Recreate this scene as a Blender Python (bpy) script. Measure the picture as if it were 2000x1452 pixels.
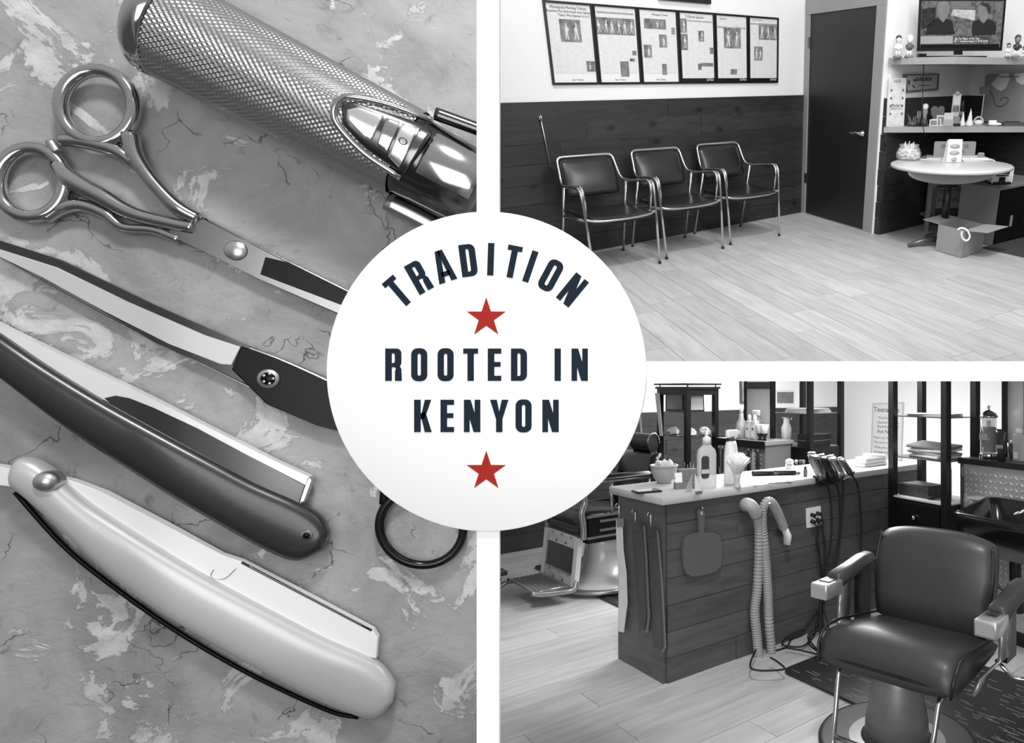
import bpy, bmesh, math, random
from mathutils import Matrix, Vector
random.seed(7)
for o in list(bpy.data.objects): bpy.data.objects.remove(o)
SC = bpy.context.scene
COL = SC.collection
PI = math.pi

# ---------------------------------------------------------------- camera
F, PX, PY, HC = 1300.0, 1488.0, 760.0, 1.5
cam = bpy.data.cameras.new('camera'); camo = bpy.data.objects.new('camera', cam); COL.objects.link(camo)
cam.sensor_width = 36.0; cam.lens = 36.0*F/2000.0
cam.shift_x = (1000.0-PX)/2000.0; cam.shift_y = (PY-726.0)/2000.0
cam.clip_start = 0.05; cam.clip_end = 100
camo.location = (0, 0, HC); camo.rotation_euler = (PI/2, 0, 0)
SC.camera = camo

# ---------------------------------------------------------------- frames of the three bays
PITCH = math.atan(612.0/1300.0); HA = 1.4537
MA = Matrix.Translation((0, 0, HC)) @ Matrix.Rotation(PITCH, 4, 'X') @ Matrix.Translation((0, 0, -HA))
MB_ = Matrix.Identity(4)
# stone panel: local x right, y up, z out of the panel towards the viewer
SD, STILT = 3.25, math.radians(20)
_c = Vector(((465-PX)/F*SD, SD, HC+(PY-726)/F*SD))
MS = Matrix.Translation(_c) @ Matrix.Rotation(STILT, 4, 'Z') @ Matrix.Rotation(PI/2, 4, 'X')

# ---------------------------------------------------------------- world and lights
w = bpy.data.worlds.new('world'); SC.world = w; w.use_nodes = True
nt = w.node_tree; nt.nodes.clear()
wo = nt.nodes.new('ShaderNodeOutputWorld'); bg = nt.nodes.new('ShaderNodeBackground')
tc = nt.nodes.new('ShaderNodeTexCoord'); sx = nt.nodes.new('ShaderNodeSeparateXYZ'); rp = nt.nodes.new('ShaderNodeValToRGB')
mr = nt.nodes.new('ShaderNodeMapRange'); mr.inputs[1].default_value = -1; mr.inputs[2].default_value = 1
nt.links.new(tc.outputs['Generated'], sx.inputs[0]); nt.links.new(sx.outputs[2], mr.inputs[0]); nt.links.new(mr.outputs[0], rp.inputs[0])
rp.color_ramp.elements[0].position = 0.30; rp.color_ramp.elements[0].color = (.16, .16, .16, 1)
rp.color_ramp.elements[1].position = 0.70; rp.color_ramp.elements[1].color = (.80, .80, .80, 1)
nt.links.new(rp.outputs[0], bg.inputs[0]); bg.inputs[1].default_value = 0.62
nt.links.new(bg.outputs[0], wo.inputs[0])
def area(name, loc, target, size, power, sy=None, M=None):
    l = bpy.data.lights.new(name, 'AREA'); l.energy = power; l.size = size
    if sy: l.shape = 'RECTANGLE'; l.size_y = sy
    o = bpy.data.objects.new(name, l); COL.objects.link(o)
    M = M or Matrix.Identity(4)
    p, t = M @ Vector(loc), M @ Vector(target)
    o.matrix_world = Matrix.Translation(p) @ (t-p).to_track_quat('-Z', 'Y').to_matrix().to_4x4()
    return o
area('fill_light_viewer', (-0.5, -2.3, 1.75), (-0.5, 2.4, 1.35), 3.2, 148)  # added fill behind the camera, whitens the divider and sign
area('ceiling_lamp_tools', (1.4, 5.8, 4.4), (-0.1, -0.5, 0), 0.9, 300, M=MS)
area('fill_light_waiting', (1.25, 4.0, 2.75), (0.7, 7.4, 1.0), 1.5, 82, M=MA)  # added fill out of view, brightens the waiting corner
area('fill_light_salon', (0.55, 6.5, 2.30), (0.55, 6.3, 0), 1.6, 150)  # added fill hidden below the upper bay's floor, lights the barber room
area('fill_light_counter', (0.35, 4.75, 1.82), (0.35, 4.6, 0), 1.4, 44, sy=.5)  # second added fill under that floor, brightens the counter
vs = SC.view_settings
vs.view_transform = 'Standard'; vs.look = 'None'; vs.exposure = 0.0; vs.gamma = 1.0; vs.use_curve_mapping = False

# ---------------------------------------------------------------- rooms: pixel -> point
class Room:
    def __init__(s, M): s.M = M; s.I = M.inverted(); s.o = s.I @ Vector((0, 0, HC))
    def d(s, px, py): return s.I.to_3x3() @ Vector(((px-PX)/F, 1, (PY-py)/F))
    def z(s, px, py, z=0.0):
        d = s.d(px, py); return s.o + d*((z-s.o.z)/d.z)
    def y(s, px, py, y):
        d = s.d(px, py); return s.o + d*((y-s.o.y)/d.y)
    def pl(s, px, py, P, N):
        d = s.d(px, py); P = Vector(P); N = Vector(N); return s.o + d*((P-s.o).dot(N)/d.dot(N))
RA, RB, RS = Room(MA), Room(MB_), Room(MS)
CUR = [RB]
def use(R): CUR[0] = R

# ---------------------------------------------------------------- materials
def lin(v):
    v = v/255.0
    return v/12.92 if v <= .04045 else ((v+.055)/1.055)**2.4
MATS = {}
def mat(name, v, rough=.5, metal=0., var=0., scale=5., st=(1, 1, 1), bump=0., rand=0., spec=.5, knots=0., trans=0., coat=0., emit=0., detail=6., sheen=0.):
    if name in MATS: return MATS[name]
    m = bpy.data.materials.new(name); MATS[name] = m; m.use_nodes = True
    n = m.node_tree.nodes; L = m.node_tree.links; b = n['Principled BSDF']
    c = tuple(lin(x) for x in v) if isinstance(v, tuple) else (lin(v),)*3
    b.inputs['Base Color'].default_value = c+(1,); b.inputs['Roughness'].default_value = rough; b.inputs['Metallic'].default_value = metal
    b.inputs['Specular IOR Level'].default_value = spec
    if trans: b.inputs['Transmission Weight'].default_value = trans; b.inputs['IOR'].default_value = 1.33
    if coat: b.inputs['Coat Weight'].default_value = coat; b.inputs['Coat Roughness'].default_value = .15
    if emit: b.inputs['Emission Color'].default_value = c+(1,); b.inputs['Emission Strength'].default_value = emit
    if var or bump or rand or knots:
        t = n.new('ShaderNodeTexCoord'); mp = n.new('ShaderNodeMapping'); mp.inputs['Scale'].default_value = st
        L.new(t.outputs['Object'], mp.inputs[0])
        oi = n.new('ShaderNodeObjectInfo')
        if rand:
            sc = n.new('ShaderNodeMath'); sc.operation = 'MULTIPLY'; sc.inputs[1].default_value = 37.0
            L.new(oi.outputs['Random'], sc.inputs[0]); L.new(sc.outputs[0], mp.inputs['Location'])
        nz = n.new('ShaderNodeTexNoise'); nz.inputs['Scale'].default_value = scale; nz.inputs['Detail'].default_value = detail; nz.inputs['Roughness'].default_value = .6
        L.new(mp.outputs[0], nz.inputs['Vector'])
        f = n.new('ShaderNodeMapRange'); f.inputs[1].default_value = .25; f.inputs[2].default_value = .75
        f.inputs[3].default_value = 1-var; f.inputs[4].default_value = 1+var
        L.new(nz.outputs[0], f.inputs[0]); out = f.outputs[0]
        if rand:
            r2 = n.new('ShaderNodeMapRange'); r2.inputs[3].default_value = 1-rand; r2.inputs[4].default_value = 1+rand
            L.new(oi.outputs['Random'], r2.inputs[0])
            mu = n.new('ShaderNodeMath'); mu.operation = 'MULTIPLY'; L.new(out, mu.inputs[0]); L.new(r2.outputs[0], mu.inputs[1]); out = mu.outputs[0]
        if knots:
            vo = n.new('ShaderNodeTexVoronoi'); vo.inputs['Scale'].default_value = knots; vo.voronoi_dimensions = '2D'
            mp2 = n.new('ShaderNodeMapping'); mp2.inputs['Scale'].default_value = (.55, 1, 1); L.new(t.outputs['Object'], mp2.inputs[0])
            if rand: L.new(sc.outputs[0], mp2.inputs['Location'])
            L.new(mp2.outputs[0], vo.inputs['Vector'])
            k = n.new('ShaderNodeMapRange'); k.inputs[1].default_value = .03; k.inputs[2].default_value = .085; k.inputs[3].default_value = .3; k.inputs[4].default_value = 1.
            L.new(vo.outputs['Distance'], k.inputs[0])
            mu = n.new('ShaderNodeMath'); mu.operation = 'MULTIPLY'; L.new(out, mu.inputs[0]); L.new(k.outputs[0], mu.inputs[1]); out = mu.outputs[0]
        vm = n.new('ShaderNodeVectorMath'); vm.operation = 'SCALE'; vm.inputs[0].default_value = c
        L.new(out, vm.inputs['Scale']); L.new(vm.outputs[0], b.inputs['Base Color'])
        if bump:
            bp = n.new('ShaderNodeBump'); bp.inputs['Strength'].default_value = bump; bp.inputs['Distance'].default_value = .01
            L.new(nz.outputs[0], bp.inputs['Height']); L.new(bp.outputs[0], b.inputs['Normal'])
    return m
G = lambda v, r=.5: mat('grey_%d_%d' % (v, int(r*100)), v, r)

# ---------------------------------------------------------------- mesh builder
def TR(x=0, y=0, z=0, rz=0, rx=0, ry=0):
    return Matrix.Translation((x, y, z)) @ Matrix.Rotation(rz, 4, 'Z') @ Matrix.Rotation(ry, 4, 'Y') @ Matrix.Rotation(rx, 4, 'X')
def axes(o, x, y, z=None):
    x = Vector(x); y = Vector(y); z = Vector(z) if z else x.cross(y)
    return Matrix(((x.x, y.x, z.x, o[0]), (x.y, y.y, z.y, o[1]), (x.z, y.z, z.z, o[2]), (0, 0, 0, 1)))
class MB:
    def __init__(s): s.v = []; s.f = []; s.sm = []
    def add(s, vs, fs, smooth=False, T=None):
        k = len(s.v)
        if T is not None: vs = [T @ Vector(p) for p in vs]
        s.v += [tuple(p) for p in vs]; s.f += [tuple(i+k for i in f) for f in fs]; s.sm += [smooth]*len(fs); return s
    def box(s, x0, x1, y0, y1, z0, z1, T=None, bev=0., seg=2):
        if not bev:
            vs = [(x, y, z) for z in (z0, z1) for y in (y0, y1) for x in (x0, x1)]
            return s.add(vs, [(0, 2, 3, 1), (4, 5, 7, 6), (0, 1, 5, 4), (1, 3, 7, 5), (3, 2, 6, 7), (2, 0, 4, 6)], False, T)
        bm = bmesh.new(); bmesh.ops.create_cube(bm, size=1)
        for v in bm.verts: v.co = Vector(((x0+x1)/2+v.co.x*(x1-x0), (y0+y1)/2+v.co.y*(y1-y0), (z0+z1)/2+v.co.z*(z1-z0)))
        bmesh.ops.bevel(bm, geom=bm.edges[:], offset=bev, segments=seg, affect='EDGES', profile=.5)
        s.bm(bm, True, T); return s
    def bm(s, bm, smooth=False, T=None):
        bm.verts.index_update()
        s.add([v.co.copy() for v in bm.verts], [[v.index for v in f.verts] for f in bm.faces], smooth, T); bm.free()
    def tube(s, pts, r, n=8, closed=False, caps=True, flat=1.0):
        P = [Vector(p) for p in pts]; m = len(P); R = r if isinstance(r, (list, tuple)) else [r]*m
        tg = []
        for i in range(m):
            a = P[i-1] if (i or closed) else P[i]; b = P[(i+1) % m] if (i < m-1 or closed) else P[i]
            t = (b-a); tg.append(t.normalized() if t.length > 1e-9 else Vector((0, 0, 1)))
        up = Vector((0, 0, 1)) if abs(tg[0].z) < .9 else Vector((1, 0, 0))
        nrm = (up - tg[0]*up.dot(tg[0])).normalized(); vs = []
        for i in range(m):
            nrm = (nrm - tg[i]*nrm.dot(tg[i]))
            nrm = nrm.normalized() if nrm.length > 1e-6 else tg[i].orthogonal().normalized()
            bi = tg[i].cross(nrm)
            for k in range(n):
                a = 2*PI*k/n; vs.append(P[i] + (nrm*math.cos(a)*flat + bi*math.sin(a))*R[i])
        fs = []
        for i in range(m if closed else m-1):
            j = (i+1) % m
            for k in range(n): fs.append((i*n+k, i*n+(k+1) % n, j*n+(k+1) % n, j*n+k))
        s.add(vs, fs, True)
        if caps and not closed:
            k = len(s.v)-m*n
            s.f.append(tuple(k+i for i in reversed(range(n)))); s.f.append(tuple(k+(m-1)*n+i for i in range(n))); s.sm += [False, False]
        return s
    def cyl(s, p0, p1, r0, r1=None, n=16): return s.tube([p0, p1], [r0, r0 if r1 is None else r1], n)
    def lathe(s, prof, n=24, T=None, a0=0., a1=2*PI, smooth=True):
        vs = []; fs = []; full = abs(a1-a0-2*PI) < 1e-6; c = n if full else n+1
        for r, z in prof:
            for k in range(c):
                a = a0+(a1-a0)*k/n; vs.append((r*math.cos(a), r*math.sin(a), z))
        for i in range(len(prof)-1):
            for k in range(n):
                q = (k+1) % c; fs.append((i*c+k, i*c+q, (i+1)*c+q, (i+1)*c+k))
        if full:
            if prof[0][0] > 1e-5: fs.append(tuple(reversed(range(c))))
            if prof[-1][0] > 1e-5: fs.append(tuple((len(prof)-1)*c+k for k in range(c)))
        return s.add(vs, fs, smooth, T)
    def prism(s, poly, z0, z1, T=None, smooth=False):
        a = sum(poly[i][0]*poly[(i+1) % len(poly)][1]-poly[(i+1) % len(poly)][0]*poly[i][1] for i in range(len(poly)))
        if a < 0: poly = poly[::-1]
        n = len(poly); vs = [(p[0], p[1], z0) for p in poly]+[(p[0], p[1], z1) for p in poly]
        s.add(vs, [tuple(reversed(range(n))), tuple(range(n, 2*n))], False, T)
        k = len(s.v)-2*n
        for i in range(n): s.f.append((k+i, k+(i+1) % n, k+n+(i+1) % n, k+n+i)); s.sm.append(smooth)
        return s
    def ball(s, c, r, sc=(1, 1, 1), n=16, m=10, T=None):
        vs = [(c[0], c[1], c[2]-r*sc[2])]; fs = []
        for i in range(1, m):
            a = -PI/2+PI*i/m
            for k in range(n):
                b = 2*PI*k/n; vs.append((c[0]+r*sc[0]*math.cos(a)*math.cos(b), c[1]+r*sc[1]*math.cos(a)*math.sin(b), c[2]+r*sc[2]*math.sin(a)))
        vs.append((c[0], c[1], c[2]+r*sc[2])); e = len(vs)-1
        for k in range(n):
            fs.append((0, 1+(k+1) % n, 1+k)); fs.append((e, e-n+k, e-n+(k+1) % n))
            for i in range(m-2): fs.append((1+i*n+k, 1+i*n+(k+1) % n, 1+(i+1)*n+(k+1) % n, 1+(i+1)*n+k))
        return s.add(vs, fs, True, T)
    def loft(s, rings, caps=True, smooth=True, closed=True):
        n = len(rings[0]); vs = [p for r in rings for p in r]; fs = []
        for i in range(len(rings)-1):
            for k in range(n if closed else n-1): fs.append((i*n+k, i*n+(k+1) % n, (i+1)*n+(k+1) % n, (i+1)*n+k))
        s.add(vs, fs, smooth)
        if caps and closed:
            k = len(s.v)-len(vs); s.f.append(tuple(k+i for i in reversed(range(n)))); s.f.append(tuple(k+(len(rings)-1)*n+i for i in range(n))); s.sm += [False, False]
        return s
    def mesh(s, name):
        me = bpy.data.meshes.new(name); me.from_pydata(s.v, [], s.f); me.polygons.foreach_set('use_smooth', s.sm); me.update(); return me
    def build(s, name, m, parent=None, T=None):
        return link(name, s.mesh(name), m, parent, T)
def link(name, me, m, parent=None, T=None):
    o = bpy.data.objects.new(name, me); COL.objects.link(o)
    if m is not None and not me.materials: me.materials.append(m)
    if parent: o.parent = parent; o.matrix_local = T if T is not None else Matrix.Identity(4)
    else: o.matrix_world = CUR[0].M @ (T if T is not None else Matrix.Identity(4))
    return o
def tag(o, label=None, cat=None, group=None, kind=None):
    if label: o['label'] = label
    if cat: o['category'] = cat
    if group: o['group'] = group
    if kind: o['kind'] = kind
    return o
def thing(name, label, cat, T=None, group=None):
    o = bpy.data.objects.new(name, None); COL.objects.link(o); o.empty_display_size = .05
    o.matrix_world = CUR[0].M @ (T if T is not None else Matrix.Identity(4))
    return tag(o, label, cat, group)
def copy_tree(o, T=None, parent=None, label=None):
    c = o.copy(); COL.objects.link(c)
    if parent: c.parent = parent; c.matrix_local = o.matrix_local.copy()
    else: c.matrix_world = CUR[0].M @ T
    if label: c['label'] = label
    for ch in [x for x in bpy.data.objects if x.parent == o]: copy_tree(ch, None, c)
    return c
def text(name, body, size, m, parent=None, T=None, depth=0.0, align='CENTER', sx=1.0, bold=0.):
    cu = bpy.data.curves.new(name, 'FONT'); cu.body = body; cu.size = size; cu.align_x = align; cu.align_y = 'CENTER'; cu.extrude = depth; cu.offset = bold; cu.resolution_u = 2
    ob = bpy.data.objects.new(name+'_tmp', cu)
    me = bpy.data.meshes.new_from_object(ob); bpy.data.objects.remove(ob); bpy.data.curves.remove(cu)
    if sx != 1.0:
        for v in me.vertices: v.co.x *= sx
    me.materials.clear()
    return link(name, me, m, parent, T)
def smooth_path(pts, k=6, closed=False):
    P = [Vector(p) for p in pts]; n = len(P); out = []
    for i in range(n if closed else n-1):
        p1, p2 = P[i], P[(i+1) % n]
        p0 = P[(i-1) % n] if (closed or i) else p1*2-p2
        p3 = P[(i+2) % n] if (closed or i < n-2) else p2*2-p1
        for j in range(k):
            t = j/k; out.append(.5*((2*p1)+(p2-p0)*t+(2*p0-5*p1+4*p2-p3)*t*t+(3*p1-p0-3*p2+p3)*t**3))
    if not closed: out.append(P[-1])
    return out
def fillet(pts, r, k=4):
    P = [Vector(p) for p in pts]; out = [P[0]]
    for i in range(1, len(P)-1):
        a, b = (P[i-1]-P[i]), (P[i+1]-P[i]); q = min(r, a.length*.49, b.length*.49)
        A = P[i]+a.normalized()*q; B = P[i]+b.normalized()*q
        for j in range(k+1):
            t = j/k; out.append((1-t)**2*A+2*t*(1-t)*P[i]+t*t*B)
    out.append(P[-1]); return out
def rrect(w, h, r, k=4, cx=0, cy=0):
    o = []
    for sx_, sy_, a0 in ((1, 1, 0), (-1, 1, PI/2), (-1, -1, PI), (1, -1, 1.5*PI)):
        for j in range(k+1):
            a = a0+PI/2*j/k; o.append((cx+sx_*(w/2-r)+r*math.cos(a), cy+sy_*(h/2-r)+r*math.sin(a)))
    return o
def clip_poly(poly, C):
    out = poly; n = len(C)
    for i in range(n):
        a, b = C[i], C[(i+1) % n]; inp = out; out = []
        if not inp: break
        side = lambda p: (b[0]-a[0])*(p[1]-a[1])-(b[1]-a[1])*(p[0]-a[0])
        for j in range(len(inp)):
            p, q = inp[j-1], inp[j]; sp, sq = side(p), side(q)
            if (sp >= 0) != (sq >= 0):
                t = sp/(sp-sq); out.append((p[0]+(q[0]-p[0])*t, p[1]+(q[1]-p[1])*t))
            if sq >= 0: out.append(q)
    return out
def poly_area(p): return .5*sum(p[i][0]*p[(i+1) % len(p)][1]-p[(i+1) % len(p)][0]*p[i][1] for i in range(len(p)))
def plank_floor(fl, C, ang, origin, wid, length, m, zt=0.0, th=.012, gap=.0015, seed=1, name='plank'):
    """lay planks with real joints over the convex floor polygon C"""
    if poly_area(C) < 0: C = C[::-1]
    rnd = random.Random(seed); ca, sa = math.cos(ang), math.sin(ang)
    loc = [((p[0]-origin[0])*ca+(p[1]-origin[1])*sa, -(p[0]-origin[0])*sa+(p[1]-origin[1])*ca) for p in C]
    x0, x1 = min(p[0] for p in loc), max(p[0] for p in loc); y0, y1 = min(p[1] for p in loc), max(p[1] for p in loc)
    cnt = 0
    for r in range(math.floor(y0/wid), math.ceil(y1/wid)):
        off = rnd.random()*length
        for k in range(math.floor((x0-off)/length)-1, math.ceil((x1-off)/length)+1):
            xa, xb = off+k*length, off+(k+1)*length; ya, yb = r*wid, (r+1)*wid
            q = clip_poly([(xa+gap, ya+gap), (xb-gap, ya+gap), (xb-gap, yb-gap), (xa+gap, yb-gap)], loc)
            if len(q) < 3 or poly_area(q) < .0008: continue
            cx, cy = (xa+xb)/2, (ya+yb)/2
            MB().prism([(p[0]-cx, p[1]-cy) for p in q], zt-th, zt).build(name, m, fl, TR(origin[0]+cx*ca-cy*sa, origin[1]+cx*sa+cy*ca, 0, ang)); cnt += 1
    return cnt
def plank_wall(wall, P, Q, n, rows, z0, h, m, seed=2, th=.016, gap=.002, lens=(.9, 2.2), name='plank'):
    """horizontal boards on a wall line P->Q, standing proud along n"""
    rnd = random.Random(seed); P = Vector((P[0], P[1], 0)); Q = Vector((Q[0], Q[1], 0)); L = (Q-P).length; d = (Q-P)/L; n = Vector((n[0], n[1], 0)).normalized()
    for r in range(rows):
        s = -rnd.random()*lens[1]
        while s < L:
            e = s+rnd.uniform(*lens); a, b = max(s, 0)+gap, min(e, L)-gap
            if b-a > .01:
                t = th+rnd.uniform(-.002, .002); hh = h/2-gap
                o = P+d*((a+b)/2)
                dx = d if d.cross(Vector((0, 0, 1))).dot(n) > 0 else -d
                MB().box(-(b-a)/2, (b-a)/2, -hh, hh, 0, t).build(name, m, wall, axes((o.x, o.y, z0+(r+.5)*h), dx, (0, 0, 1), n))
            s = e
def wall_box(name, P, Q, n, h, th, m, z0=0.0):
    """slab whose face is on the line P->Q, body behind it (opposite n)"""
    P = Vector((P[0], P[1], 0)); Q = Vector((Q[0], Q[1], 0)); L = (Q-P).length; d = (Q-P)/L; n = Vector((n[0], n[1], 0)).normalized()
    o = MB().box(0, L, z0, h, -th, 0, T=axes((P.x, P.y, 0), d, (0, 0, 1), n)).build(name, m)
    return tag(o, kind='structure')
# ================================================================ white divider and round sign
use(RB)
DP = 2.15
WHITE = mat('white_paint', 252, .6, spec=.2)
def fx(px, d=DP): return (px-PX)/F*d
def fz(py, d=DP): return HC+(PY-py)/F*d
b = MB(); t = .01
for x0, x1, y0, y1 in ((931, 975, -70, 1522), (975, 2070, 706, 745), (-150, -70, -150, 1600), (2070, 2150, -150, 1600), (931, 2070, -150, -70), (-70, 2070, 1522, 1600)):
    b.box(fx(x0), fx(x1), DP, DP+t, fz(y1), fz(y0))
tag(b.build('wall_front', WHITE), kind='structure')
DD = DP-.012
sign = thing('round_sign', 'large white round sign with navy lettering and two red stars', 'sign', TR(fx(950, DD), DD, fz(726, DD), 0, PI/2))
k = DD/F                                        # metres per pixel on the sign
MB().lathe([(0, -.011), (312.5*k, -.011), (312.5*k, -.001), (311.5*k, 0), (0, 0)], 128).build('disc', WHITE, sign)
NAVY = mat('navy_ink', (29, 40, 52), .7, spec=.1); RED = mat('red_ink', (163, 44, 38), .7, spec=.1)
def ring2(mb, outer, inner, z0, z1):
    n = len(outer); vs = [(p[0], p[1], z) for z in (z0, z1) for q in (outer, inner) for p in q]; fs = []
    for i in range(n):
        j = (i+1) % n
        fs += [(2*n+i, 2*n+j, 3*n+j, 3*n+i), (i, j, 2*n+j, 2*n+i), (n+i, 3*n+i, 3*n+j, n+j), (i, n+i, n+j, j)]
    mb.add(vs, fs)
def rr4(x0, x1, y0, y1, rl, rr, k=6):
    o = []
    for cx, cy, r, a0 in ((x1-rr, y1-rr, rr, 0), (x0+rl, y1-rl, rl, PI/2), (x0+rl, y0+rl, rl, PI), (x1-rr, y0+rr, rr, 1.5*PI)):
        for j in range(k+1): o.append((cx+r*math.cos(a0+PI/2*j/k), cy+r*math.sin(a0+PI/2*j/k)))
    return o
GW = dict(I=.19, T=.45, E=.41, D=.49, O=.49, R=.51, A=.58, N=.5, K=.52, Y=.56)
def glyph(c):
    m = MB(); P = lambda *q: m.prism(list(q), 0, .03); B = lambda x0, x1, y0, y1: P((x0, y0), (x1, y0), (x1, y1), (x0, y1))
    if c == 'I': B(0, .19, 0, 1)
    if c == 'T': B(0, .45, .84, 1); B(.13, .32, 0, .85)
    if c == 'E': B(0, .195, 0, 1); B(.19, .41, .84, 1); B(.19, .39, .435, .585); B(.19, .41, 0, .16)
    if c == 'O': ring2(m, rr4(0, .49, -.01, 1.01, .2, .2), rr4(.19, .30, .16, .84, .054, .054), 0, .03)
    if c == 'D': ring2(m, rr4(0, .49, 0, 1, .005, .19), rr4(.195, .295, .15, .85, .003, .06), 0, .03)
    if c == 'R':
        ring2(m, rr4(0, .49, .42, 1, .005, .15), rr4(.195, .295, .55, .85, .003, .05), 0, .03); B(0, .195, 0, .5)
        P((.24, .5), (.33, .38), (.30, .30), (.30, 0), (.505, 0), (.49, .36), (.42, .50), (.40, .55))
    if c == 'A': P((0, 0), (.19, 0), (.33, 1), (.175, 1)); P((.39, 0), (.58, 0), (.405, 1), (.25, 1)); B(.15, .43, .18, .33)
    if c == 'N': B(0, .17, 0, 1); B(.33, .5, 0, 1); P((0, 1), (.2, 1), (.5, 0), (.3, 0))
    if c == 'K': B(0, .195, 0, 1); P((.19, .40), (.33, 1), (.52, 1), (.31, .40)); P((.19, .58), (.34, .62), (.535, 0), (.33, 0))
    if c == 'Y': P((0, 1), (.2, 1), (.28, .62), (.36, 1), (.56, 1), (.375, .40), (.375, 0), (.185, 0), (.185, .40))
    return m.mesh('letter_'+c.lower())
GL = {c: glyph(c) for c in GW}
def letter(c, px, py, ang=0, h=63.3):            # centre of the letter in photo pixels
    s = h*k; T = Matrix.Translation(((px-950)*k, (726-py)*k, -.0005)) @ Matrix.Rotation(ang, 4, 'Z') @ Matrix.Diagonal((s, s, .1, 1)) @ Matrix.Translation((-GW[c]/2, -.5, 0))
    link('letter', GL[c], NAVY, sign, T)
zx = lambda x: 630+x/2.2338
zy = lambda y: 400+y/2.2338
for c, x in zip('ROOTEDIN', (275, 388, 503, 615, 722, 823, 1013, 1087)): letter(c, zx(x)+GW[c]*31.6, zy(698.5))
for c, x in zip('KENYON', (401, 516, 618, 732, 843, 960)): letter(c, zx(x)+GW[c]*31.6, zy(922))
for c, a in zip('TRADITION', (-40.5, -29.6, -18.4, -7.6, 1.9, 11.2, 18.9, 28.3, 39.3)):
    a = math.radians(a); letter(c, 950+265.5*math.sin(a), zy(238)+265.5-265.5*math.cos(a), -a)
st = MB().prism([((39.8 if i % 2 == 0 else 15.4)*k*math.sin(PI*i/5), (39.8 if i % 2 == 0 else 15.4)*k*math.cos(PI*i/5)) for i in range(10)], 0, .0025).mesh('star')
for y in (494, 1164): link('star', st, RED, sign, Matrix.Translation((0, (726-zy(y))*k, -.0005)))

# ================================================================ stone panel with the barber tools
use(RS)
def stone_material():
    m = bpy.data.materials.new('cracked_stone'); m.use_nodes = True; n = m.node_tree.nodes; L = m.node_tree.links; b = n['Principled BSDF']; b.inputs['Roughness'].default_value = .8
    t = n.new('ShaderNodeTexCoord')
    def noise(scale, det=8, dist=0.0, rough=.6):
        z = n.new('ShaderNodeTexNoise'); z.inputs['Scale'].default_value = scale; z.inputs['Detail'].default_value = det; z.inputs['Distortion'].default_value = dist; z.inputs['Roughness'].default_value = rough
        L.new(t.outputs['Object'], z.inputs['Vector']); return z.outputs[0]
    def ramp(src, *st):
        r = n.new('ShaderNodeValToRGB'); e = r.color_ramp.elements
        while len(e) < len(st): e.new(.5)
        for i, (p, v) in enumerate(st): e[i].position = p; e[i].color = (v, v, v, 1)
        L.new(src, r.inputs[0]); return r.outputs[0]
    def mix(op, a, b_):
        q = n.new('ShaderNodeMath'); q.operation = op
        for i, s in enumerate((a, b_)):
            if isinstance(s, float): q.inputs[i].default_value = s
            else: L.new(s, q.inputs[i])
        return q.outputs[0]
    base = ramp(noise(1.6, 10, 1.2), (.3, lin(140)), (.5, lin(168)), (.7, lin(186)))
    patch = ramp(noise(2.3, 12, .8, .68), (.555, 0.), (.575, 1.), (.9, 1.))
    pv = ramp(noise(9, 6, 0), (.3, lin(186)), (.7, lin(224)))
    dk = ramp(noise(4.1, 10, 2., .7), (.30, .62), (.42, 1.))
    mx = n.new('ShaderNodeMix'); mx.data_type = 'FLOAT'; L.new(patch, mx.inputs[0]); L.new(base, mx.inputs[2]); L.new(pv, mx.inputs[3])
    # cracks: warped voronoi edges, kept only in places
    wv = n.new('ShaderNodeTexNoise'); wv.inputs['Scale'].default_value = 5.; wv.inputs['Detail'].default_value = 8; L.new(t.outputs['Object'], wv.inputs['Vector'])
    va = n.new('ShaderNodeVectorMath'); va.operation = 'MULTIPLY_ADD'; va.inputs[1].default_value = (.35, .35, .35); L.new(wv.outputs[1], va.inputs[0]); L.new(t.outputs['Object'], va.inputs[2])
    vo = n.new('ShaderNodeTexVoronoi'); vo.feature = 'DISTANCE_TO_EDGE'; vo.inputs['Scale'].default_value = 2.3; L.new(va.outputs[0], vo.inputs['Vector'])
    cr = ramp(vo.outputs['Distance'], (.0, .0), (.003, .3), (.008, 1.))
    keep = ramp(noise(1.9, 3), (.40, 0.), (.46, 1.))
    crk = mix('MAXIMUM', cr, keep)
    col = mix('MULTIPLY', mix('MULTIPLY', mx.outputs[0], dk), mix('ADD', mix('MULTIPLY', crk, .72), .28))
    cb = n.new('ShaderNodeCombineColor')
    for i in range(3): L.new(col, cb.inputs[i])
    L.new(cb.outputs[0], b.inputs['Base Color'])
    hgt = mix('ADD', mix('MULTIPLY', patch, .5), mix('ADD', mix('MULTIPLY', crk, .8), mix('MULTIPLY', noise(16, 12, .5, .72), .85)))
    bp = n.new('ShaderNodeBump'); bp.inputs['Strength'].default_value = .55; bp.inputs['Distance'].default_value = .02
    L.new(hgt, bp.inputs['Height']); L.new(bp.outputs[0], b.inputs['Normal'])
    return m
q = [RS.z(*p) for p in ((-110, -110), (949, -110), (949, 1560), (-110, 1560))]
x0, x1 = min(p.x for p in q), min(q[1].x, q[2].x); y0, y1 = min(q[2].y, q[3].y), max(q[0].y, q[1].y)
slab = MB().box(x0, x1, y0, y1, -.10, 0).build('stone_slab', stone_material())
tag(slab, 'grey cracked plaster-covered stone slab under the barber tools', 'slab')
CHROME = mat('chrome', 188, .13, 1.); STEEL = mat('brushed_steel', 190, .26, 1., var=.06, scale=30, st=(1, 12, 1)); DSTEEL = mat('dark_steel', 95, .2, 1.)
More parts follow.
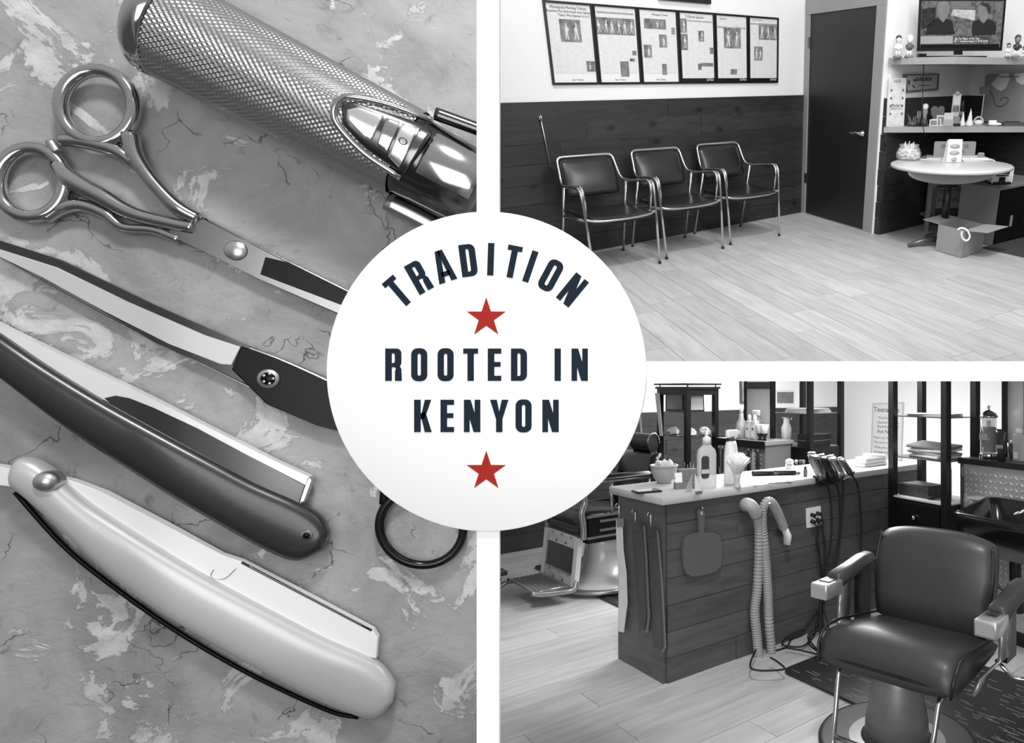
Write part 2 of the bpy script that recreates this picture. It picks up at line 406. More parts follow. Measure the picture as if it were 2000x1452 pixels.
SATIN = mat('satin_steel', 200, .38, 1.); BLKGLOSS = mat('black_gloss', 14, .3, 0., spec=.15); PALE = mat('pale_horn', 196, .36, .2, coat=.2); BLADE = mat('bright_blade', 238, .35, .2)
DHANDLE = mat('dark_handle', 50, .3, .25, var=.12, scale=14, st=(1, 6, 1), coat=.25); GUN = mat('gunmetal', 115, .2, 1.)
S = lambda px, py, h=0.: RS.z(px, py, h)
U = (S(466, 726)-S(465, 726)).length              # metres per pixel on the slab, about
def sheet(name, outline, h0, h1, m, parent, bev=0.006):
    """flat part traced at height h1, extruded square to the slab"""
    pts = [S(x, y, h1) for x, y in outline]; bm = bmesh.new()
    if poly_area([(p.x, p.y) for p in pts]) < 0: pts = pts[::-1]
    lo = [bm.verts.new((p.x, p.y, h0)) for p in pts]; hi = [bm.verts.new((p.x, p.y, h1)) for p in pts]; n = len(pts)
    bm.faces.new(lo[::-1]); top = bm.faces.new(hi)
    for i in range(n): bm.faces.new((lo[i], lo[(i+1) % n], hi[(i+1) % n], hi[i]))
    if bev: bmesh.ops.bevel(bm, geom=list(top.edges), offset=bev, segments=2, affect='EDGES', profile=.5)
    mb = MB(); mb.bm(bm); return mb.build(name, m, parent)
def body(name, top, bot, h0, th, m, parent, n=24, p=.75):
    """rounded bar between two traced edges; th = half thickness"""
    T_ = smooth_path([(x, y, 0) for x, y in top], 5); B_ = smooth_path([(x, y, 0) for x, y in bot], 5); rings = []
    sg = lambda x: math.copysign(abs(x)**p, x)
    for a, c in zip(T_, B_):
        pa, pc = S(a.x, a.y, h0+th), S(c.x, c.y, h0+th); ce = (pa+pc)/2; hv = (pa-pc)/2; w_ = hv.length; tt = min(th, w_*.9)
        rings.append([ce+hv*sg(math.cos(2*PI*i/n))+Vector((0, 0, tt*sg(math.sin(2*PI*i/n)))) for i in range(n)])
    return MB().loft(rings).build(name, m, parent)
def rod(name, path, r, h, m, parent, closed=False, k=6, flat=1., n=12):
    hs = h if isinstance(h, (list, tuple)) else [h]*len(path)
    P = smooth_path([S(x, y, z) for (x, y), z in zip(path, hs)], k, closed)
    R = r
    if isinstance(r, (list, tuple)):
        R = []
        for i in range(len(path)-1): R += [(r[i]+(r[i+1]-r[i])*j/k)*U for j in range(k)]
        R.append(r[-1]*U)
    else: R = r*U
    return MB().tube(P, R, n, closed, flat=flat).build(name, m, parent)
def oval(cx, cy, rx, ry, rot=0, n=20): return [(cx+rx*math.cos(a)*math.cos(rot)-ry*math.sin(a)*math.sin(rot), cy+rx*math.cos(a)*math.sin(rot)+ry*math.sin(a)*math.cos(rot)) for a in [2*PI*i/n for i in range(n)]]
def stud(name, cx, cy, r, h0, h1, m, parent, prof=None):
    c = S(cx, cy, h1); R = r*U
    pr = prof or [(0, h0), (R, h0), (R, h1-.15*R), (R*.9, h1), (0, h1)]
    return MB().lathe(pr, 28, T=Matrix.Translation((c.x, c.y, 0))).build(name, m, parent)

# --- hair trimmer with knurled barrel
tr = thing('hair_trimmer', 'chrome hair trimmer with a knurled metal barrel, top of the stone slab', 'trimmer')
r_ = 104.5*U*1.04
A0, A1 = S(345, 62.2, r_+.01), S(798.6, 302.3, r_+.01)
ax = (A1-A0).normalized(); L_ = (A1-A0).length; up = Vector((0, 0, 1)); sd = up.cross(ax).normalized(); upv = ax.cross(sd)
TT = axes(A0, sd, upv, ax)
mb = MB(); npit = 72; nc = 116; sub = 4; NL = int(npit*sub); NC = int(nc*sub*.58); vs = []; fs = []
tri = lambda x: abs((x % 1.)*2-1)
for i in range(NL+1):
    for j in range(NC+1):
        u_ = i/sub; v_ = j/sub; a = -PI*.08+2*PI*j/(nc*sub)
        hh = max(tri((u_+v_)/2.)*1.0, 0)*.5+tri((u_-v_)/2.)*.5
        rr = r_*(1+.022*(hh-.5))
        vs.append((rr*math.cos(a), rr*math.sin(a), L_*i/NL))
for i in range(NL):
    for j in range(NC): fs.append((i*(NC+1)+j, i*(NC+1)+j+1, (i+1)*(NC+1)+j+1, (i+1)*(NC+1)+j))
mb.add(vs, fs, False, TT)
mb.lathe([(r_*.97, 0), (r_*.97, L_)], 48, TT, 1.08*PI, 1.94*PI)
tag(mb.build('knurled_barrel', mat('knurled_steel', 178, .3, 1.), tr), kind=None)
cp = [(r_*.985, .0), (r_*1.03, -.012), (r_*1.04, -.05), (r_*1.0, -.075), (r_*.9, -.095), (r_*.6, -.11), (0, -.115)]
MB().lathe(cp, 64, TT).build('end_cap', CHROME, tr)
MB().lathe([(r_*.97, L_-.01), (r_*.9, L_+.005), (r_*.88, L_+.10), (r_*.86, L_+.36), (0, L_+.36)], 64, TT).build('neck', DSTEEL, tr)
MB().lathe([(r_*.90, L_+.10), (r_*.93, L_+.12), (r_*.93, L_+.34), (r_*.9, L_+.36)], 32, TT, .30*PI, .66*PI).build('chrome_sleeve', CHROME, tr)
def onb(px, py, rr=1.0):
    """point of the trimmer's skin under a pixel"""
    d = RS.d(px, py).normalized(); o = RS.o; w0 = o-A0; da = d-ax*d.dot(ax); wa = w0-ax*w0.dot(ax); R2 = r_*rr
    A_, B_, C_ = da.dot(da), 2*da.dot(wa), wa.dot(wa)-R2*R2; D_ = B_*B_-4*A_*C_
    tq = (-B_-math.sqrt(max(D_, 0)))/(2*A_); return o+d*tq
def skin(path, rr=1.03, k=5, closed=False): return [onb(p.x, p.y, rr) for p in smooth_path([(x, y, 0) for x, y in path], k, closed)]
MB().tube(skin([(846, 236), (760, 205), (690, 190), (664, 195), (652, 218), (662, 248), (712, 300), (783, 348)], 1.04), 7.5*U, 10).build('bezel', CHROME, tr)
def patch(name, outline, rr, m, parent):
    """curved plate following the barrel"""
    o = []
    for k_ in range(len(outline)):
        a, c = outline[k_], outline[(k_+1) % len(outline)]
        for j in range(5): o.append((a[0]+(c[0]-a[0])*j/5, a[1]+(c[1]-a[1])*j/5))
    cx, cy = sum(p[0] for p in o)/len(o), sum(p[1] for p in o)/len(o); n = len(o)
    rings = [[onb(cx+(p[0]-cx)*f, cy+(p[1]-cy)*f, q) for p in o] for f, q in ((1.02, .96), (1., rr-.006), (.97, rr), (.8, rr), (.6, rr), (.4, rr), (.2, rr), (.02, rr))]
    return MB().loft(rings).build(name, m, parent)
patch('lever_recess', [(668, 205), (690, 200), (745, 216), (835, 245), (842, 262), (790, 338), (770, 330), (712, 290), (668, 242)], 1.012, DSTEEL, tr)
patch('thumb_lever', [(678, 214), (700, 209), (748, 226), (725, 275), (712, 270), (678, 234)], 1.035, mat('polished_lever', 235, .18, .9), tr)
patch('lever_band', [(755, 230), (782, 238), (755, 300), (735, 284)], 1.035, CHROME, tr)
patch('dial_band', [(786, 240), (815, 250), (782, 330), (758, 305)], 1.035, mat('polished_lever', 235), tr)
patch('dial_edge', [(820, 250), (838, 258), (790, 338), (778, 330)], 1.05, GUN, tr)
MB().tube(skin(oval(787, 276, 8, 6, .5, 12), 1.04, 2, True), 1.4*U, 6, True).build('zero_mark', DSTEEL, tr)
rod('blade_guide', [(756, 392), (830, 430), (940, 490)], 24, [.09, .09, .09], STEEL, tr, flat=.5)
rod('top_rail', [(850, 222), (900, 240), (960, 262)], 16, [.34, .34, .34], DSTEEL, tr, flat=.8)

# --- shears with round bows, open pair
sc = thing('hair_scissors', 'steel hairdressing scissors with a round flat screw, lying below the trimmer', 'scissors')
rod('finger_ring', oval(190, 208, 72, 70, .5), 13.5, .07, CHROME, sc, True, 4)
rod('finger_ring', oval(62, 357, 66, 67, .3), 13.5, .05, CHROME, sc, True, 4)
rod('shank', [(254, 262), (262, 300), (286, 340), (318, 378), (350, 408), (388, 428)], [18, 17, 15, 15, 17, 14], [.07, .07, .07, .065, .06, .055], CHROME, sc)
rod('shank_brace', [(118, 275), (150, 276), (200, 286), (236, 300), (275, 332)], [12, 14, 16, 15, 10], .065, CHROME, sc)
rod('shank', [(112, 318), (140, 352), (200, 385), (260, 418), (330, 436), (380, 446)], [14, 20, 19, 16, 14, 14], [.05, .055, .055, .055, .055, .055], CHROME, sc)
rod('shank_brace', [(88, 428), (120, 408), (160, 402), (205, 418), (240, 444), (300, 450), (352, 470)], [12, 14, 14, 12, 10, 10, 10], .045, CHROME, sc)
rod('bumper', [(98, 276), (112, 298)], 9, .06, SATIN, sc)
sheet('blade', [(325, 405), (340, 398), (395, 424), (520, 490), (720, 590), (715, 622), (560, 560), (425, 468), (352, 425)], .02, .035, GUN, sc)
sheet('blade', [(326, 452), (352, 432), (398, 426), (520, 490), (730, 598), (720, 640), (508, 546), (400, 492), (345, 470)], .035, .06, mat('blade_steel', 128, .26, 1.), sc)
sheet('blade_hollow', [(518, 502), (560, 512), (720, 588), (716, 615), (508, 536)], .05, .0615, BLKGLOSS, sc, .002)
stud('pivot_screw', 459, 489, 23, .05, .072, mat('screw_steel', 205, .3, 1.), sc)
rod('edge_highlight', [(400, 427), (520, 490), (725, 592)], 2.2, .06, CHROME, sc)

# --- second scissors, blades to the left
s2 = thing('hair_scissors', 'dark scissors with a pale hollow blade and slotted screw, middle of the slab', 'scissors')
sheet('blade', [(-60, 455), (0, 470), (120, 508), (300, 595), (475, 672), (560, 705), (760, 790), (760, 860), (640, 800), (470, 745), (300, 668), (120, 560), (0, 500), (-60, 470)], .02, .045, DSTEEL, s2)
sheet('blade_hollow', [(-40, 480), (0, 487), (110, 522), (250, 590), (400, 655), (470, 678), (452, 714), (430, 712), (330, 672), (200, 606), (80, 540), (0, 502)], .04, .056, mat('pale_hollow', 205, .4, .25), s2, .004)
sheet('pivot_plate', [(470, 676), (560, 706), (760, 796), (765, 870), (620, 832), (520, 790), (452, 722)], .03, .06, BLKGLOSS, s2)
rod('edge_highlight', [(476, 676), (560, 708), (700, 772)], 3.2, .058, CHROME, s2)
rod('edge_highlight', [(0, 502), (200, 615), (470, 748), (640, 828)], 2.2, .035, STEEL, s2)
stud('pivot_screw', 523, 740, 23, .05, .075, SATIN, s2)
stud('screw_recess', 523, 740, 16, .06, .0765, BLKGLOSS, s2)
for i in range(5):
    a = i*2*PI/5; stud('screw_lug', 523+10*math.cos(a), 740+10*math.sin(a), 3.2, .07, .080, SATIN, s2)
rod('shank', [(700, 840), (740, 890), (752, 940), (750, 985)], [14, 13, 12, 11], .05, BLKGLOSS, s2)
rod('finger_ring', oval(823, 1030, 82, 74, .2), 11, .055, mat('black_chrome', 45, .15, .8), s2, True, 4)

# --- razor with the dark handle
z1 = thing('straight_razor', 'straight razor with a glossy dark handle, upper of the two razors', 'razor')
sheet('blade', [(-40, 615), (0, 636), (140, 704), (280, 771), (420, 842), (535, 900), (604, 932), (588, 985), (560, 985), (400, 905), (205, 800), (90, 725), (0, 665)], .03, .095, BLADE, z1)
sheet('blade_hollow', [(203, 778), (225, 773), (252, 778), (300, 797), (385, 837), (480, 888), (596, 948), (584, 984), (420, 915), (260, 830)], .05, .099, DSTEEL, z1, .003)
sheet('blade_end', [(604, 932), (609, 938), (594, 980), (585, 982), (598, 948)], .04, .101, CHROME, z1, .002)
body('handle', [(-80, 595), (0, 646), (100, 714), (203, 778), (310, 838), (420, 898), (500, 941), (582, 978), (628, 1008), (645, 1040)], [(-80, 672), (0, 735), (100, 812), (170, 862), (253, 916), (348, 976), (430, 1024), (518, 1073), (580, 1095), (632, 1074)], .02, .06, DHANDLE, z1)
stud('pivot_pin', 598, 1047, 13, .09, .143, CHROME, z1); stud('pin_hole', 598, 1047, 7.5, .1, .146, BLKGLOSS, z1)

# --- razor with the pale handle
z2 = thing('straight_razor', 'straight razor with a pale metallic handle, lower of the two razors', 'razor')
sheet('blade', [(-40, 905), (0, 911), (60, 925), (135, 938), (200, 962), (330, 1030), (430, 1085), (472, 1098), (600, 1165), (728, 1232), (738, 1248), (735, 1288), (600, 1255), (420, 1155), (200, 1020), (90, 965), (30, 952), (0, 948), (-40, 940)], .03, .085, mat('pale_blade', 244, .5, .1), z2)
rod('spine', [(472, 1099), (600, 1166), (726, 1232)], 2.6, .084, DSTEEL, z2)
rod('shoulder_line', [(418, 1112), (412, 1124), (420, 1130), (440, 1130), (462, 1110)], 1.2, .086, SATIN, z2)
body('handle', [(24, 912), (48, 893), (85, 903), (127, 938), (190, 989), (317, 1071), (420, 1132), (538, 1195), (637, 1246), (735, 1290), (773, 1335)], [(22, 925), (30, 950), (63, 979), (127, 1036), (222, 1125), (317, 1195), (430, 1262), (578, 1345), (680, 1390), (735, 1402), (768, 1370)], .02, .062, PALE, z2)
rod('handle_liner', [(30, 962), (120, 1062), (200, 1130), (340, 1230), (490, 1318), (640, 1388), (700, 1402)], 5, .03, BLKGLOSS, z2)
stud('pivot_pin', 82, 943, 22, .1, .175, SATIN, z2, [(0, .1), (22*U, .1), (22*U, .145), (18*U, .165), (10*U, .175), (0, .177)])
# ================================================================ waiting corner (upper right bay)
use(RA)
LOC = {}
def thing0(name, label, cat, base, group=None):
    """a thing whose parts are given in room coordinates; the Empty sits at its base"""
    T = Matrix.Translation(base); o = thing(name, label, cat, T, group); LOC[o.name] = T.inverted(); return o
def put(mb, name, m, parent=None): return mb.build(name, m, parent, LOC[parent.name] if parent else None)
def tri_up(pts): return [(p.x, p.y) for p in pts]
def flat(R, name, outline, P, N, off, m, parent=None, th=.0012):
    """thin flat print traced on a real plane (poster, screen, sign)"""
    N = Vector(N).normalized(); P = Vector(P)
    if (R.o-P).dot(N) < 0: N = -N
    pts = [R.pl(x, y, P+N*off, N) for x, y in outline]; n = len(pts); bk = [p-N*th for p in pts]
    mb = MB().add(pts+bk, [tuple(range(n)), tuple(reversed(range(n, 2*n)))]+[(i, n+i, n+(i+1) % n, (i+1) % n) for i in range(n)])
    return put(mb, name, m, parent)
def flat_text(R, name, body, px, py, hpx, P, N, off, m, parent, sx=1., xdir=None, wpx=None, bold=0.):
    N = Vector(N).normalized(); P = Vector(P)
    if (R.o-P).dot(N) < 0: N = -N
    c = R.pl(px, py, P+N*off, N); yv = Vector((0, 0, 1)); yv = (yv-N*yv.dot(N)).normalized(); xv = yv.cross(N)
    h = (R.pl(px, py-hpx/2, P, N)-R.pl(px, py+hpx/2, P, N)).length
    o = text(name, body, h*1.3, m, parent, LOC[parent.name] @ axes(c, xv, yv, N), 0.0004, 'CENTER', 1., bold)
    if wpx:
        me = o.data; xs = [v.co.x for v in me.vertices]; wd = (R.pl(px+wpx/2, py, P, N)-R.pl(px-wpx/2, py, P, N)).length
        f = wd/max(max(xs)-min(xs), 1e-6)
        for v in me.vertices: v.co.x *= f
    return o
WALLW = mat('white_wall', 232, .8, spec=.2, var=.015, scale=2)
PLANK = mat('light_floor_plank', 182, .42, var=.2, scale=3.0, st=(1, 8, 1), rand=.1, bump=.05)
DARKW = mat('dark_stained_board', 47, .5, var=.38, scale=4, st=(1, 7, 1), rand=.2, knots=2.4, bump=.1)
C_ = Vector((.477, 7.995, 0)); u_ = Vector((.7245, .6892, 0)); v_ = Vector((.4955, -.8686, 0)); nl = Vector((.6892, -.7245, 0)); nd = Vector((-.8686, -.4955, 0))
D_ = Vector((1.185, 6.753, 0)); E_ = Vector((2.211, 7.741, 0)); WZ = 1.265
def hull(pts):
    pts = sorted(set((round(p[0], 5), round(p[1], 5)) for p in pts)); lo = []; hi = []
    cr = lambda o, a, b: (a[0]-o[0])*(b[1]-o[1])-(a[1]-o[1])*(b[0]-o[0])
    for p in pts:
        while len(lo) > 1 and cr(lo[-2], lo[-1], p) <= 0: lo.pop()
        lo.append(p)
    for p in reversed(pts):
        while len(hi) > 1 and cr(hi[-2], hi[-1], p) <= 0: hi.pop()
        hi.append(p)
    return lo[:-1]+hi[:-1]
WL0 = C_-u_*4.3; ER = E_+v_*2.3
FLA = hull([WL0, C_, E_, ER, RA.z(955, 724), RA.z(2060, 724)])
fl = MB().prism(FLA, -.05, -.013).build('floor', mat('dark_joint', 120, .8)); tag(fl, 'light wood plank floor of the waiting corner', kind='structure')
plank_floor(fl, FLA, math.atan2(v_.y, v_.x), (C_.x, C_.y), .19, 1.35, PLANK, seed=4)
wl = wall_box('wall_left', WL0, C_, nl, 2.75, .1, WALLW); plank_wall(wl, WL0, C_, nl, 8, 0, WZ/8, DARKW, 11)
wd = wall_box('wall_back', C_, D_-v_*.045, nd, 2.75, .1, WALLW)
wr = wall_box('wall_alcove', D_, E_, nl, 2.75, .1, WALLW); plank_wall(wr, D_+u_*.004, E_, nl, 8, 0, WZ/8, DARKW, 12)
wb = wall_box('wall_right', E_, ER, nd, 2.75, .1, WALLW); plank_wall(wb, E_, ER, nd, 8, 0, WZ/8, DARKW, 13)
plank_wall(wd, C_+v_*1.345, D_+v_*.012, nd, 8, 0, WZ/8, DARKW, 14)
# door
FRM = mat('grey_wood_trim', 148, .55, var=.1, scale=3, st=(1, 1, .15)); DOORM = mat('dark_door', 30, .45, var=.3, scale=2.2, st=(1, 1, .4))
dr = thing0('door_1', None, None, C_); tag(dr, kind='structure')
def dwall(s, n, z): return C_+v_*s+nd*n+Vector((0, 0, z))
def dbox(s0, s1, n0, n1, z0, z1): return MB().add([dwall(s, n, z) for z in (z0, z1) for n in (n0, n1) for s in (s0, s1)], [(0, 2, 3, 1), (4, 5, 7, 6), (0, 1, 5, 4), (1, 3, 7, 5), (3, 2, 6, 7), (2, 0, 4, 6)])
put(dbox(.10, 1.20, .002, .02, .012, 2.03), 'door_leaf', DOORM, dr)
put(dbox(.02, .10, .002, .035, 0, 2.03), 'jamb', FRM, dr); put(dbox(1.20, 1.34, .002, .035, 0, 2.03), 'jamb', FRM, dr); put(dbox(.02, 1.34, .002, .037, 2.03, 2.17), 'head_trim', FRM, dr)
for z in (.35, 1.72): put(dbox(.085, .115, .02, .04, z, z+.1), 'hinge', mat('hinge_metal', 120, .35, 1.), dr)
hp = RA.pl(1685, 261, C_+nd*.03, nd)
mb = MB(); mb.lathe([(0, 0), (.033, 0), (.033, .01), (.02, .02), (.012, .05), (0, .05)], 20, T=axes(hp, v_, (0, 0, 1)) if v_.cross(Vector((0, 0, 1))).dot(nd) > 0 else axes(hp, -v_, (0, 0, 1)))
mb.tube(smooth_path([hp+nd*.05, hp+nd*.055-v_*.05+Vector((0, 0, .006)), hp+nd*.055-v_*.10-Vector((0, 0, .006)), hp+nd*.055-v_*.14+Vector((0, 0, .004))], 4), [.011]*8+[.010]*3+[.007]*2, 8)
put(mb, 'lever_handle', CHROME, dr)

# framed newspaper pages
PAPER = mat('newsprint', 212, .7, var=.20, scale=3, st=(6, 60, 1), spec=.3); PAPERM = mat('poster_margin', 226, .5); INK = mat('print_ink', 70, .8); PIC = mat('press_photo', 120, .7, var=.75, scale=13, detail=3); FIG = mat('photo_figure', 205, .8); BLKF = mat('black_frame', 18, .4)
INKL = mat('print_ink_light', 120, .8)
X_top = (1062.3, 1158.4, 1243.6, 1322, 1394, 1459, 1518.6); X_bot = (1075, 1166, 1250.8, 1327, 1396.5, 1460, 1518.6)
sw = lambda px, py: (RA.pl(px, py, C_, nl)-C_).dot(u_)
SS = [(sw(a, 20)+sw(b_, 164))/2 for a, b_ in zip(X_top, X_bot)]
z_t = (RA.pl(1062, 2, C_, nl).z+RA.pl(1518, 33.5, C_, nl).z)/2; z_b = (RA.pl(1075, 166.5, C_, nl).z+RA.pl(1518, 161, C_, nl).z)/2
news = [('leftmost framed newspaper page with a photo of two players, on the white wall', [(.50, .66, .44, .27, 2), (.86, .23, .19, .13, 1)], [('Minneapolis Morning Tribune', .5, .93, .75, .035), ('Russians Put Astronaut Into Space', .5, .885, .9, .032), ('Twins Win Opener 6 to 0', .6, .84, .65, .032), ('Star Tribune', .55, .06, .25, .022)], 0),
 ('second framed newspaper page from the left with a wide team photo', [(.48, .74, .9, .21, 6), (.62, .2, .2, .2, 0), (.88, .41, .1, .06, 0), (.82, .32, .12, .04, 0)], [('', .5, .905, .85, .02), ('Star Tribune', .5, .06, .25, .022)], 0),
 ('third framed newspaper page from the left with a sliding player photo', [(.42, .80, .55, .13, 1), (.6, .58, .2, .17, 1), (.2, .44, .2, .17, 1), (.88, .72, .1, .09, 0), (.6, .2, .12, .15, 0)], [('Minneapolis Tribune', .55, .92, .4, .026), ('Star Tribune', .5, .06, .25, .022)], 0),
 ('fourth framed newspaper page from the left with two tall player photos', [(.13, .80, .2, .19, 1), (.14, .58, .2, .22, 1), (.62, .67, .16, .15, 1), (.9, .47, .1, .09, 0), (.76, .27, .36, .05, 0), (.55, .24, .1, .09, 0)], [('Tribune Sports', .45, .925, .5, .04), ('', .6, .87, .7, .016)], 1),
 ('fifth framed newspaper page from the left with a batter photo in the middle', [(.52, .66, .52, .29, 2), (.55, .17, .2, .08, 0)], [('Winfield gets 3,000th hit', .5, .81, .86, .034), ('Sports', .25, .93, .2, .03)], 1),
 ('rightmost framed newspaper page with a crowd photo, on the white wall', [(.66, .78, .64, .24, 3), (.33, .45, .28, .21, 2)], [('Star Tribune', .3, .945, .3, .024), ('', .5, .885, .9, .016)], 1)]
for i, (lab, pics, heads, blk) in enumerate(news):
    s0, s1 = SS[i]+.004, SS[i+1]-.004; W_, H_ = s1-s0, z_t-z_b
    xd = u_; o = C_+u_*s0+nl*.001; T = axes((o.x, o.y, z_b), xd, (0, 0, 1), nl) if xd.cross(Vector((0, 0, 1))).dot(nl) > 0 else None
    fr = thing('framed_newspaper', lab, 'picture', T, 'framed newspaper pages on the white wall')
    f_ = .016; mb = MB()
    for q in ((0, W_, 0, f_), (0, W_, H_-f_, H_), (0, f_, f_, H_-f_), (W_-f_, W_, f_, H_-f_)): mb.box(q[0], q[1], q[2], q[3], 0, .02)
    mb.build('frame', BLKF, fr)
    MB().box(f_, W_-f_, f_, H_-f_, 0, .008).build('backing', PAPERM, fr)
    lo_ = .075 if blk else .14
    MB().box(W_*.06, W_*.94, H_*lo_, H_*.955, .008, .0095).build('page', PAPER, fr)
    if blk:
        MB().box(f_, W_-f_, f_, H_*.075, .008, .0098).build('black_footer', BLKF, fr); text('footer_print', 'StarTribune', .03, PAPERM, fr, TR(W_*.84, H_*.052, .0102), .0003, sx=.6)
    for (cx, cy, w_, h_, nf) in pics:
        MB().box(W_*(cx-w_/2), W_*(cx+w_/2), H_*(cy-h_/2), H_*(cy+h_/2), .0095, .0105).build('photo', PIC, fr)
        rnd = random.Random(i*7+nf)
        for k_ in range(nf):
            fxx = W_*(cx-w_/2+w_*(k_+.5+rnd.uniform(-.12, .12))/nf); hh = H_*h_*.36; yy = H_*(cy-h_*.03); a = min(W_*w_/nf*.28, hh*.35)
            jit = lambda q: (q[0]+rnd.uniform(-.3, .3)*a, q[1]+rnd.uniform(-.08, .08)*hh)
            MB().prism([jit(q) for q in ((fxx-a, yy-hh), (fxx-a*.35, yy-hh*.2), (fxx-a*.8, yy+hh*.35), (fxx-a*.25, yy+hh*.55), (fxx-a*.3, yy+hh), (fxx+a*.3, yy+hh), (fxx+a*.25, yy+hh*.55), (fxx+a*.9, yy+hh*.2), (fxx+a*.4, yy-hh*.1), (fxx+a, yy-hh), (fxx+a*.6, yy-hh), (fxx, yy-hh*.25), (fxx-a*.6, yy-hh))], .0105, .011).build('photo_figure', FIG, fr)
    for (tx, cx, cy, w_, h_) in heads:
        if not tx: MB().box(W_*(cx-w_/2), W_*(cx+w_/2), H_*(cy-h_/2), H_*(cy+h_/2), .0095, .0108).build('headline', mat('blurred_print', 150, .8, var=.4, scale=22, st=(3, 1, 1)), fr); continue
        o2 = text('headline', tx, H_*h_*1.35, INK if h_ > .025 else INKL, fr, TR(W_*cx, H_*cy, .0108), .0003)
        xs = [q.co.x for q in o2.data.vertices]; f2 = W_*w_/(max(xs)-min(xs))
        for q in o2.data.vertices: q.co.x *= f2
    for k_ in range(5):                          # column rules
        MB().box(W_*(.10+.19*k_), W_*(.102+.19*k_+.004), H_*(lo_+.02), H_*.40, .0095, .0099).build('column_rule', PAPERM, fr)
zf = RA.pl(1335, 4, C_, nl).z; s0, s1 = sw(1284, 2), sw(1385, 3)
o = C_+u_*s0+nl*.001; mb = MB().box(0, s1-s0, 0, .6, 0, .03); mb.box(.03, s1-s0-.03, .03, .57, .03, .032)
tag(mb.build('framed_picture', BLKF, None, axes((o.x, o.y, zf), u_, (0, 0, 1), nl)), 'black frame above the newspaper row, cut by the top edge', 'picture')
# hook rod hanging on the boards
p0, p1 = RA.pl(1056, 231, C_+nl*.03, nl), RA.pl(1063, 328, C_+nl*.03, nl); p1.x, p1.y = p0.x+u_.x*.03, p0.y+u_.y*.03
hk = thing0('wall_hook', 'thin metal hook rod hanging from an eye on the dark boards', 'hook', p1)
put(MB().tube(smooth_path([p0+nl*(-.03), p0+Vector((0, 0, .02)), p0+nl*.012, p0-Vector((0, 0, .02))], 4), .007, 8).ball(p0-nl*.012, .018, n=10, m=6), 'eye', SATIN, hk)
put(MB().tube([p0-Vector((0, 0, .015)), (p0+p1)/2, p1], .0055, 8), 'rod', SATIN, hk)

# ---- three tubular armchairs
VINYL = mat('black_vinyl', 26, .38, spec=.5, coat=.12); TUBE = mat('chrome_tube', 205, .2, 1.); RUB = mat('rubber', 22, .7)
def waiting_chair(T, lab):
    ch = thing('waiting_chair', lab, 'chair', T, 'chrome waiting chairs along the dark wall')
    L = [(-.285, -.245, .45), (-.30, -.265, .60), (-.30, -.24, .678), (-.29, .10, .645), (-.275, .175, .655), (-.265, .21, .70), (-.25, .275, .85)]
    P = fillet(L+[(-x, y, z) for x, y, z in reversed(L)], .05, 4)
    MB().tube(P, .0125, 10).build('back_and_arm_tube', TUBE, ch)
    for s in (-1, 1):
        MB().tube(fillet([(s*.325, -.16, .665), (s*.325, -.25, .672), (s*.322, -.275, .60), (s*.315, -.29, .40), (s*.305, -.315, .008)], .04, 4), .0115, 10).build('leg', TUBE, ch)
        MB().tube([(s*.283, .12, .64), (s*.295, .30, .008)], .0115, 10).build('leg', TUBE, ch)
        MB().cyl((s*.305, -.315, 0), (s*.305, -.315, .012), .014, n=10).build('foot_cap', RUB, ch)
        MB().cyl((s*.295, .302, 0), (s*.295, .302, .012), .014, n=10).build('foot_cap', RUB, ch)
        MB().tube([(s*.315, -.28, .43), (s*.29, .17, .40)], .010, 8).build('side_rail', TUBE, ch)
    MB().tube(smooth_path([(-.315, -.27, .44), (-.26, -.295, .425), (-.12, -.31, .415), (.12, -.31, .415), (.26, -.295, .425), (.315, -.27, .44)], 4), .0105, 8).build('front_rail', TUBE, ch)
    rings = []
    for j in range(9):                             # dished seat
        y = -.30+.46*j/8; r = []
        for i in range(11):
            x = -.265+.53*i/10; e = (i/5-1); r.append((x, y-.02*(1-e*e)*(1-j/8), .435+.012*e*e+.018*(j/8)**2-(.012 if j in (0, 8) else 0)))
        rings.append(r+[(p[0], p[1], p[2]-.035) for p in reversed(r)])
    MB().loft(rings).build('seat', VINYL, ch)
    rings = []
    for j in range(9):                             # cushioned back inside the frame
        t = j/8; z = .545+.285*t; y = .155+.115*t; w_ = (.235+.012*math.sin(PI*t))*(1 if 0 < j < 8 else .93); r = []
        puff = .03*math.sin(PI*min(max(t, .06), .94))**.6
        for i in range(11):
            e = i/5-1; r.append((w_*e, y-puff*(1-e**4)-.006, z))
        rings.append(r+[(p[0], y+.012, z) for p in reversed(r)])
    MB().loft(rings).build('backrest', VINYL, ch)
    return ch
yw = math.atan2(.638, .77)
c3 = Vector((-.262, 6.735, 0))
for off, lab in ((c3-Vector((1.045, 1.085, 0)), 'black vinyl chrome armchair nearest the round sign'), (c3-Vector((.535, .545, 0)), 'black vinyl chrome armchair, middle of the row of three'), (c3, 'black vinyl chrome armchair nearest the dark door')):
    waiting_chair(TR(off.x, off.y, 0, yw), lab)

